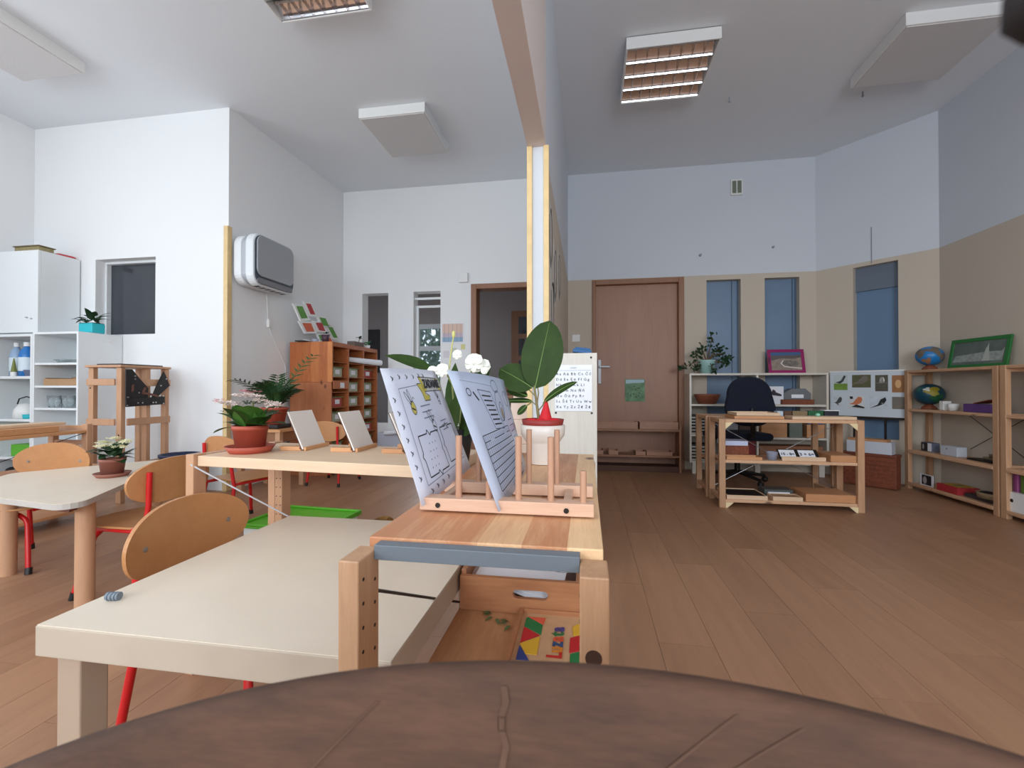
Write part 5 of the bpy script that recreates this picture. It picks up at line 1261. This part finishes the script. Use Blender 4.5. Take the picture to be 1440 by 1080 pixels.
# magenta frame
def pframe(name, l, loc, rz, w, h, tilt, mf, shear=0, b=.03):
    t = thing(name, l, 'picture frame', loc, rz)
    M = Matrix.Translation((0, 0, 0)) @ Matrix.Rotation(R(-tilt), 4, 'X')
    q = MB(); q.box(-w / 2, w / 2, 0, .015, 0, b, 0, M).box(-w / 2, w / 2, 0, .015, h - b, h, 0, M).box(-w / 2, -w / 2 + b, 0, .015, b, h - b, 0, M).box(w / 2 - b, w / 2, 0, .015, b, h - b, 0, M)
    q.build('frame', mf, t, bevel=.002)
    return t, M
t, M = pframe('picture_frame', 'magenta framed landscape photograph leaning on the white shelf', (2.01, 4.96, 1.032), 0, .345, .25, 12, mat('magenta_lacquer', (150, 20, 92), .35))
MB().box(-.145, .145, .006, .012, .03, .22, 0, M).build('photo', mat('photo_sand', (150, 134, 122), .4, noise=.25, nscale=30), t)
Mp = M @ plane_M((0, .0055, 0), (1, 0, 0), (0, 0, 1))
mb = MB(); poly(mb, [(-.145, .185), (.145, .19), (.145, .22), (-.145, .22)], Mp); mb.build('photo_sky', mat('photo_blue', (64, 96, 140), .4), t)
mb = MB(); poly(mb, [(-.145, .13), (-.05, .155), (.05, .15), (.145, .165), (.145, .19), (-.145, .185)], Mp); mb.build('photo_hills', mat('photo_hill', (96, 86, 84), .4), t)
mb = MB(); poly(mb, ell(.03, .10, .09, .035, 14), Mp); mb.build('photo_rocks', mat('photo_rock', (120, 112, 104), .4, noise=.4, nscale=60), t)
mb = MB(); ribbon(mb, [(-.03, .13), (-.05, .10), (-.02, .07), (.06, .058), (.14, .05)], .012, Mp, .001); mb.build('photo_road', mat('photo_white', (214, 206, 200), .4), t)
MB().box(-.165, -.16, .02, .09, 0, .16).build('frame_stand', m_black, t)

# angled wall group: bird chart, chest, white board
def W_(s, off, z=0): return Vector((AP.x, AP.y, z)) + (MA.to_3x3() @ Vector((s, off, 0)))
p = W_(.458, -.115, 0)
t = thing('bird_chart', 'white chart of bird pictures standing before the angled tall window', 'chart', (p.x, p.y, 0), AR)
MB().box(-.294, .288, 0, .004, .612, 1.035).build('chart_sheet', mat('chart_paper', (206, 214, 222), .35), t)
MB().box(-.298, .290, -.006, .008, 1.033, 1.046).build('top_rail', m_whiteb, t, bevel=.002)
MB().box(-.294, .290, .004, .010, .590, .618).build('bottom_rail', m_steel, t)
for x in (-.10, .14): MB().box(x - .008, x + .008, .011, .025, 0, 1.03).build('stand_leg', m_steel, t)
Mp = plane_M((0, -.0005, 0), (1, 0, 0), (0, 0, 1))
def pic(x0, x1, z0, z1, c, birds, name='bird_photo'):
    x0, x1 = x0 * .95, x1 * .95
    m = MB(); m.box(x0, x1, -.0018, -.0005, z0, z1); o = m.build(name, mat('pic_%d_%d_%d' % c, c, .5, noise=.15, nscale=20), t)
    for (pts, c2) in birds:
        m = MB(); poly(m, [(x0 + a * (x1 - x0), z0 + b * (z1 - z0)) for a, b in pts], Mp, .0022); m.build('bird_shape', mat('bird_%d_%d_%d' % c2, c2, .6), o)
BK, WHT, GRY, ORG = (30, 30, 32), (226, 226, 224), (120, 112, 104), (206, 120, 80)
side = [(.05, .35), (.30, .45), (.45, .70), (.62, .92), (.80, .90), (.86, .72), (.78, .45), (.55, .30), (.30, .30)]
pic(-.275, -.155, .86, 1.01, (116, 150, 60), [([(0, .42), (1, .42), (1, 1), (0, 1)], (196, 206, 206)), ([(.1, .5), (.5, .6), (.75, .95), (.9, .9), (.7, .55), (.45, .42)], BK), ([(.5, .58), (.7, .85), (.6, .55)], WHT)])
pic(-.115, .04, .885, 1.005, (92, 92, 62), [(side, GRY), ([(.0, .2), (1, .62), (1, .66), (0, .25)], (130, 110, 90))])
pic(.075, .175, .85, 1.0, (86, 84, 70), [(ell(.55, .68, .20, .20, 10), WHT), ([(.3, .5), (.7, .5), (.6, .86), (.4, .86)], (170, 160, 150)), ([(0, .48), (1, .5), (1, .54), (0, .52)], GRY)])
pic(.205, .30, .84, .995, (160, 110, 66), [(ell(.5, .5, .25, .25, 10), (214, 170, 120))])
pic(-.28, -.19, .70, .80, (208, 214, 220), [(side, (70, 74, 72)), ([(.2, .3), (.5, .3), (.55, .1), (.5, .1)], GRY)])
pic(-.15, -.01, .685, .805, (214, 216, 218), [(side[:], ORG), ([(.5, .32), (.98, .12), (.98, .02), (.2, .12), (.3, .18)], BK), ([(.1, .95), (.28, .95), (.3, .75), (.12, .75)], BK)])
pic(.03, .17, .685, .805, (206, 214, 222), [([(.0, .06), (.45, .34), (.62, .75), (.88, .92), (.95, .7), (.8, .4), (.5, .24)], BK), ([(.6, .5), (.8, .5), (.75, .35)], WHT)])
pic(.205, .30, .69, .80, (120, 112, 100), [(ell(.5, .45, .3, .2, 10), GRY)])
p = W_(.56, -.25, 0)
t = thing('wicker_chest', 'red brown wicker chest on the floor beneath the bird chart', 'chest', (p.x, p.y, 0), AR)
for c_ in bpy.data.objects:
    pass
MB().box(-.20, .19, -.13, -.01, .005, .275).build('chest_body', m_wicker, t, bevel=.006)
MB().box(-.205, .195, -.137, -.005, .275, .30).build('lid', mat('wicker_lid', (120, 62, 40), .6), t, bevel=.004)
for k in range(7): MB().box(-.198, .188, -.136, -.1305, .02 + k * .036, .038 + k * .036).build('wicker_band', m_wicker, t, bevel=.003)
t = thing('white_board', 'white long box lid lying on the wicker chest under the bird chart', 'lid', (W_(.56, -.33).x, W_(.56, -.33).y, .3005), AR)
MB().box(-.17, .16, -.055, .045, 0, .105).build('lid_body', mat('grey_white_board', (206, 212, 222), .5), t, bevel=.003)
MB().box(-.16, .13, -.05, .04, .1055, .125).build('wooden_strip', m_traylight, t)

# ---- office chair
t = thing('office_chair', 'dark navy fabric office chair behind the central pine unit', 'chair', (1.43, 4.33, 0), 10)
bk = [(x, z * (1.0 if z < 0 else 1.0)) for x, z in rr(.40, .44, .17, 8)]
bk = [(x * (1 + .12 * (z < 0)), z) for x, z in bk]
MB().prism(bk, -.03, .03, 0, plane_M((0, -.02, .76), (1, 0, 0), (0, .1, 1))).build('backrest', m_navy, t, bevel=.02)
MB().box(-.24, .24, -.0, .42, .40, .47).build('seat', m_navy, t, bevel=.03)
MB().tube([(0, -.06, .70), (0, -.07, .45), (0, .15, .39)], .02, n=8).build('back_bar', m_black, t)
MB().cyl((0, .2, .08), (0, .2, .40), .025).build('gas_column', m_black, t)
for k in range(5):
    a = k * 2 * PI / 5; MB().tube([(0, .2, .10), (.26 * math.cos(a), .2 + .26 * math.sin(a), .06)], [.02, .014], 8).ball((.26 * math.cos(a), .2 + .26 * math.sin(a), .028), .028).build('foot_arm', m_black, t)

# ---- central pine unit and the unit behind it
def pine_unit(name, l, x0, x1, y0, y1, h, boards, top):
    t = thing(name, l, 'shelf', ((x0 + x1) / 2, (y0 + y1) / 2, 0)); K = dict(parent=t, world=True, bevel=.0025)
    w, d = .044, .032
    for x in (x0, x1 - w):
        for y in (y0, y1 - d): B(x, x + w, y, y + d, 0, h).build('post', m_pineZ, **K)
        for z in ((h - .03, h), (.05, .08)): B(x + .006, x + w - .006, y0 + d, y1 - d, *z).build('rail', m_pineY, **K)
    for z in boards: B(x0 + w, x1 - w, y0 + .004, y1 - .004, z - .022, z).build('shelf_board', m_pineX, **K)
    if top: B(x0 + w + .001, x1 - w - .001, y0 + .002, y1 - .002, h - .024, h - .001).build('top_board', m_pineX, **K)
    return t
t = pine_unit('pine_shelf_unit', 'pine shelf unit with trays and sum cards standing free on the right hand floor', .966, 1.930, 3.535, 3.84, .652, (.352, .062), True)
K = dict(parent=t, world=True)
m_brk = mat('pale_bracket', (236, 214, 168), .5)
for x, s in ((1.01, 1), (1.886, -1)):
    for z, q in ((.628, -1), (.040, -1)):
        MB().prism([(0, 0), (s * .055, 0), (0, q * .05)], 0, .006, 0, plane_M((x, 3.54, z), (1, 0, 0), (0, 0, 1))).build('corner_bracket', m_brk, **K)
MB().tube([(1.01, 3.835, .60), (1.9, 3.838, .10)], .003, n=5).build('brace_rod', m_metal, **K); MB().tube([(1.01, 3.845, .10), (1.9, 3.842, .60)], .003, n=5).build('brace_rod', m_metal, **K)
t = pine_unit('pine_shelf_unit', 'second pine shelf unit standing directly behind the free standing one', .955, 1.93, 3.87, 4.21, .655, (.30,), True)
def tray(n_, l, x0, x1, y0, y1, z, h, m, cat='tray', inner=None, ih=0):
    t = thing(n_, l, cat, ((x0 + x1) / 2, (y0 + y1) / 2, z)); a, b = (x1 - x0) / 2, (y1 - y0) / 2; q = .009
    MB().box(-a, a, -b, -b + q, 0, h).box(-a, a, b - q, b, 0, h).box(-a, -a + q, -b + q, b - q, 0, h).box(a - q, a, -b + q, b - q, 0, h).box(-a + q, a - q, -b + q, b - q, 0, .006).build('tray_body', m, t, bevel=.0015)
    if inner: MB().box(-a + q, a - q, -b + q, b - q, .0065, ih).build('tray_content', inner, t)
    return t
zt = .6525
tray('wooden_tray', 'lower long wooden tray on the top left of the free standing pine unit', 1.08, 1.42, 3.56, 3.80, zt, .022, m_traylight)
tray('wooden_tray', 'upper wooden tray stacked on the long tray of the free standing pine unit', 1.10, 1.40, 3.58, 3.80, zt + .0225, .022, m_pale)
simple('long_board', 'long pale board lying on the top right of the free standing pine unit', 'board', 1.47, 1.89, 3.55, 3.68, zt, zt + .022, m_pale, .002)
simple('card_row', 'small white cube at the left of the row on the free standing pine unit', 'box', 1.44, 1.485, 3.74, 3.80, zt, zt + .05, mat('pale_blue_cube', (196, 206, 216), .5))
simple('card_box', 'dark brown block in the row on the free standing pine unit', 'box', 1.49, 1.545, 3.74, 3.80, zt, zt + .052, mat('brown_block', (92, 58, 36), .6))
simple('card_box', 'khaki block in the row on the free standing pine unit', 'box', 1.55, 1.655, 3.74, 3.80, zt, zt + .052, mat('khaki_block', (134, 112, 80), .6))
simple('card_box', 'dark green block in the row on the free standing pine unit', 'box', 1.66, 1.765, 3.74, 3.80, zt, zt + .054, mat('green_block', (14, 90, 50), .5))
simple('card_box', 'black block with white lid, rightmost of the row on the free standing pine unit', 'box', 1.77, 1.87, 3.74, 3.80, zt, zt + .054, mat('black_block', (20, 24, 40), .5))
simple('white_strip', 'white strip lying on the black block of the free standing pine unit', 'strip', 1.768, 1.872, 3.738, 3.80, zt + .0545, zt + .061, m_whiteb, .001)
o = MB().lathe([(0, 0), (.012, 0), (.016, .012), (.010, .02), (0, .022)], n=12).build('mint_cap', mat('mint_plastic', (150, 220, 190), .4)); o.location = (1.66, 3.60, zt + .0225); tag(o, 'tiny mint green cap on the long pale board', 'cap')
zm = .3525
simple('brown_case', 'reddish wooden box under white papers on the middle board of the pine unit', 'box', 1.03, 1.22, 3.68, 3.80, zm, zm + .09, m_wicker)
simple('paper_stack', 'stack of white papers on the reddish wooden box in the pine unit', 'paper', 1.025, 1.205, 3.66, 3.81, zm + .0905, zm + .125, mat('bluish_paper', (196, 204, 232), .6), .001)
tray('wooden_tray', 'flat wooden tray at the left of the middle board of the pine unit', 1.02, 1.265, 3.545, 3.655, zm, .022, m_traylight)
t = thing('grey_cup', 'pale blue grey cup on the middle board of the pine unit', 'cup', (1.345, 3.59, zm))
MB().lathe([(0, 0), (.030, 0), (.038, .055), (.040, .058), (.036, .058), (.028, .006), (0, .006)], n=24).build('cup_body', mat('blue_grey_cup', (160, 168, 190), .45), t)
t = thing('sum_cards', 'two white sum cards tilted in a wooden holder on the pine unit', 'cards', (1.545, 3.60, zm))
MB().box(-.145, .145, -.05, -.035, 0, .030).box(-.145, .145, -.035, .09, 0, .010).build('card_holder', m_pale, t, bevel=.0015)
M = Matrix.Translation((0, -.03, .012)) @ Matrix.Rotation(R(-48), 4, 'X')
MB().box(-.150, .120, .0035, .006, 0, .095, 0, M).build('black_backing', m_black, t)
for k, (x, s_) in enumerate(((-.085, '10 - 8='), (.045, '3 + 6='))):
    c_ = MB().box(x - .055, x + .050, 0, .003, 0, .085, 0, M).build('card', m_paper, t)
    text(s_, .036 if k else .032, M @ Matrix.Translation((x - .003, -.0005, .045)) @ Matrix.Rotation(R(90), 4, 'X'), mat('blue_black_ink', (30, 44, 76), .6), c_, bold=.0009)
tray('wooden_box', 'closed light wooden box at the right of the middle board of the pine unit', 1.72, 1.885, 3.55, 3.80, zm, .045, m_traylight, 'box', m_traylight, .046)
zb = .0625
tray('wooden_tray', 'shallow tray with black contents at the lower left of the pine unit', 1.02, 1.30, 3.545, 3.80, zb, .03, m_pale, 'tray', m_black, .024)
tray('wooden_tray', 'pale tray with small wooden bars on the lower board of the pine unit', 1.335, 1.535, 3.545, 3.66, zb, .03, m_pale, 'tray', m_tan, .026)
o = simple('slate_tablet', 'dark grey tablet with a white edge lying in the lower compartment of the pine unit', 'tablet', 1.33, 1.53, 3.69, 3.82, zb + .0, zb + .05, mat('slate', (78, 84, 84), .4), .002)
simple('white_card', 'white card strip in front of the grey tablet in the pine unit', 'card', 1.35, 1.50, 3.672, 3.688, zb, zb + .035, m_paper, .001)
tray('wooden_box', 'large flat light wooden box at the lower right of the pine unit', 1.56, 1.885, 3.56, 3.81, zb, .052, m_traylight, 'box', m_traylight, .053)

# ---- pine bookshelf along the right wall
def book_unit(l, y0, y1):
    t = thing('pine_bookshelf', l, 'shelf', (2.88, (y0 + y1) / 2, 0)); K = dict(parent=t, world=True, bevel=.003)
    x0, x1 = 2.775, 3.005; w = .044
    for y in (y0, y1 - w):
        for x, xx in ((x0, x0 + .034), (x1 - .034, x1)):
            if xx > 2.98 and y > 4.3: x -= .035; xx -= .035
            p = B(x, xx, y, y + w, 0, 1.035).build('post', m_pineZ, **K)
    for z in (1.034, .70, .345, .055): B(x0 + .003, x1 - (.04 if y1 > 4.4 else .0), y0 + w, y1 - w, z - .022, z).build('shelf_board', m_pineY, **K)
    for z in (.36, .085): B(x0 - .002, x0 + .012, y0 + w, y1 - w, z - .045, z - .023).build('front_lip', m_pineY, **K)
    B(x0 + .034, x1 - .04, y0 + .006, y0 + .036, .99, 1.012).build('rail', m_pineX, **K); B(x0 + .034, x1 - .08, y1 - .04, y1 - .012, .99, 1.012).build('rail', m_pineX, **K)
    MB().tube([(x1 - .03, y0 + .06, .66), (x1 - .03, y0 + .5, .40)], .003, n=5).tube([(x1 - .03, y0 + .06, .40), (x1 - .03, y0 + .5, .66)], .003, n=5).build('brace_rods', m_steel, **K)
    return t
book_unit('pine bookshelf with globes and a purple box along the right hand wall', 3.585, 4.505)
book_unit('next pine bookshelf cut off by the right edge of the picture', 2.65, 3.57)
def globe(l, y, z, cols, r=.095):
    t = thing('globe', l, 'globe', (2.88, y, z), 0, 'small globes on the bookshelf')
    MB().lathe([(0, 0), (.055, 0), (.05, .015), (.03, .03), (.02, .045), (0, .045)], n=18).build('stand', m_wicker, t)
    MB().ball((0, 0, .040 + r * .82), r, r, r * .85, n=28, k=16).build('ball', mat('globe_%d_%d_%d' % cols[0], cols[0], .35), t)
    # continents: caps slightly proud of the ball
    for (az, el, s, c) in cols[1]:
        vs = []; d = Vector((math.cos(el) * math.cos(az), math.cos(el) * math.sin(az), math.sin(el))); a_ = d.orthogonal().normalized(); b_ = d.cross(a_)
        ring = []
        for lev in (0, .5, 1):
            for i in range(14):
                th = 2 * PI * i / 14; rr_ = s * lev * (1 + .35 * math.sin(3 * th + az) + .15 * math.sin(5 * th))
                v = (d + (a_ * math.cos(th) + b_ * math.sin(th)) * rr_).normalized() * (r * 1.012)
                ring.append((v.x, v.y, v.z * .85 + .040 + r * .82))
        fs = [(L_ * 14 + i, L_ * 14 + (i + 1) % 14, (L_ + 1) * 14 + (i + 1) % 14, (L_ + 1) * 14 + i) for L_ in (0, 1) for i in range(14)]
        MB().add(ring, fs, 0, True).build('continent', mat('cont_%d_%d_%d' % c, c, .5), t)
globe('light blue globe with brown continents on top of the bookshelf', 4.36, 1.035, ((28, 122, 190), [(-2.9, .35, .55, (112, 100, 84)), (-1.7, .6, .5, (112, 100, 84)), (-2.4, -.6, .35, (150, 110, 80)), (-1.2, -.1, .4, (112, 100, 84))]))
globe('dark teal globe with yellow and green continents inside the bookshelf', 4.37, .701, ((16, 66, 84), [(-1.9, .3, .5, (150, 136, 36)), (-1.6, -.4, .45, (20, 84, 50)), (-2.9, .5, .25, (40, 90, 80)), (-2.3, .5, .2, (200, 200, 190))]), .105)
# green picture frame
p = Vector((2.93, 3.98, 1.036))
t, M = pframe('picture_frame', 'green framed grey photograph leaning on the right hand wall above the bookshelf', p, -90 + 6, .47, .235, 10, mat('green_lacquer', (34, 110, 48), .4), b=.028)
MB().box(-.21, .21, .006, .012, .028, .208, 0, M).build('photo', mat('photo_grey_green', (96, 108, 100), .35, noise=.25, nscale=14), t)
Mp = M @ plane_M((0, .0055, 0), (1, 0, 0), (0, 0, 1))
mb = MB(); poly(mb, [(-.18, .10), (.05, .12), (.06, .16), (.09, .12), (.18, .12), (.2, .15), (.19, .05), (-.2, .05)], Mp); mb.build('photo_shape', mat('photo_pale', (150, 158, 152), .4, noise=.3, nscale=40), t)
mb = MB(); poly(mb, [(.055, .12), (.075, .19), (.085, .12), (.10, .05), (.04, .05)], Mp, .001); mb.build('photo_peak', mat('photo_paler', (176, 180, 172), .4), t)
# small things in the bookshelf
def sx(n_, l, cat, x0, x1, y0, y1, z0, z1, m, bev=.003): return simple(n_, l, cat, x0, x1, y0, y1, z0, z1, m, bev)
sx('white_box', 'small upright white box beside the dark globe', 'box', 2.84, 2.90, 4.16, 4.20, .701, .775, m_whiteb)
o = MB().lathe([(0, 0), (.03, 0), (.035, .05), (.03, .055), (0, .05)], n=18).build('white_pot', m_whiteb); o.location = (2.87, 4.10, .701); tag(o, 'small round white pot right of the white box in the bookshelf', 'pot')
t = thing('purple_box', 'purple box with a brown lid leaning in it on the bookshelf', 'box', (2.88, 3.83, .701))
MB().box(-.05, .05, -.115, .12, 0, .06).build('box_body', mat('purple_card', (100, 64, 130), .6), t, bevel=.003)
MB().prism([(-.05, -.08), (.05, -.08), (.05, .06), (-.05, .06)], .0, .006, 0, Matrix.Translation((0, -.03, .075)) @ Matrix.Rotation(R(-12), 4, 'X')).build('box_lid', m_wicker, t)
t = thing('photo_box', 'black and white photo box on the middle board of the bookshelf', 'box', (2.86, 4.33, .346))
MB().box(-.03, .03, -.06, .06, 0, .075).build('box_body', mat('blue_grey_card', (96, 104, 122), .5), t, bevel=.002); MB().box(-.0315, -.0302, -.015, .058, .004, .072).build('photo', mat('photo_dark', (36, 30, 30), .5), t); MB().box(-.0315, -.0302, -.058, -.016, .004, .072).build('white_panel', m_paper, t)
MB().prism(ell(.034, .038, .010, .024, 10), 0, .001, 0, plane_M((-.0318, 0, 0), (0, 1, 0), (0, 0, 1))).build('photo_figure', m_purif_g, t)
t = thing('white_box', 'white box with a tiny keyhole print on the middle board of the bookshelf', 'box', (2.86, 4.09, .346))
MB().box(-.035, .035, -.085, .08, 0, .075).build('box_body', mat('blue_white_card', (206, 212, 222), .5), t, bevel=.003); MB().box(-.0362, -.0352, .01, .02, .048, .056).build('print_mark', m_black, t)
t = thing('metal_tins', 'stack of small tins on a black tray at the right of the middle board', 'tins', (2.87, 3.76, .346))
MB().box(-.05, .05, -.08, .15, 0, .012).build('black_tray', m_black, t, bevel=.003)
for k, (y, z) in enumerate(((-.03, .0125), (-.03, .037), (.02, .0125))): MB().lathe([(0, 0), (.03, 0), (.034, .018), (.034, .022), (0, .022)], c=(0, y, z), n=18).build('tin', mat('tin_brown', (134, 118, 98), .35, metal=.5), t)
t = thing('photo_card', 'black and white figure photograph standing in the lowest bookshelf compartment', 'photo', (2.83, 4.33, .0555), 0)
MB().box(-.002, .002, -.075, .075, 0, .095).build('card', m_paper, t); MB().box(-.0035, -.0021, -.055, .05, .008, .088).build('photo', mat('photo_black', (32, 30, 32), .5), t)
MB().prism(ell(.015, .045, .022, .032, 12), 0, .001, 0, plane_M((-.0037, 0, 0), (0, 1, 0), (0, 0, 1))).build('photo_figure', mat('photo_lightgrey', (176, 172, 172), .5), t)
t = thing('game_box', 'flat red and yellow game box on the lowest board of the bookshelf', 'box', (2.88, 4.08, .0555))
MB().box(-.07, .08, -.10, .11, 0, .055).build('box_body', mat('red_card', (178, 30, 30), .5), t, bevel=.002); MB().box(-.045, .08, -.07, .095, .055, .0565).build('box_print', mat('yellow_card', (196, 156, 30), .5), t); MB().box(-.02, .04, -.02, .03, .0565, .0572).build('box_picture', mat('grey_olive', (126, 124, 80), .5), t)
sx('dark_book', 'dark flat book lying behind the red game box in the bookshelf', 'book', 2.84, 2.98, 3.72, 3.96, .0555, .085, mat('dark_cover', (66, 56, 58), .6))
t = thing('woven_basket', 'flat woven basket with dark contents at the right of the lowest board', 'basket', (2.86, 3.77, .0855))
MB().lathe([(0, 0), (.05, 0), (.058, .035), (.060, .04), (.052, .04), (.045, .008), (0, .008)], n=24, sy=1.5).build('basket_body', mat('pale_wicker', (168, 146, 112), .7, noise=.2, nscale=80), t); MB().ball((0, 0, .03), .045, .07, .02).build('dark_contents', m_black, t)
for k, (y, c, l, h) in enumerate(((3.545, (170, 90, 140), 'pink folder in the second bookshelf', .27), (3.49, (88, 120, 50), 'green folder right of the pink folder in the second bookshelf', .27), (3.44, (96, 84, 70), 'brown folder at the right edge of the picture', .27))):
    simple('folder', l, 'folder', 2.84, 2.96, y - .018, y + .018, .0555, .0555 + h, mat('folder_%d' % c[0], c, .5))
t = thing('box_file', 'white box file with a dark finger hole before the folders at the right edge', 'file', (2.815, 3.46, .0))
t.location = (2.81, 3.47, .0556)
MB().box(-.014, .024, -.075, .085, 0, .13).build('file_body', m_whiteb, t, bevel=.003); MB().cyl((-.0155, .045, .075), (-.0145, .045, .075), .012, n=14).build('finger_hole', m_black, t)
t = thing('wall_hook', 'small dark wall mark on the right hand wall', 'hook', (XR, 3.2, 2.3))
MB().ball((-.004, 0, 0), .008).build('hook_body', m_steel, t)
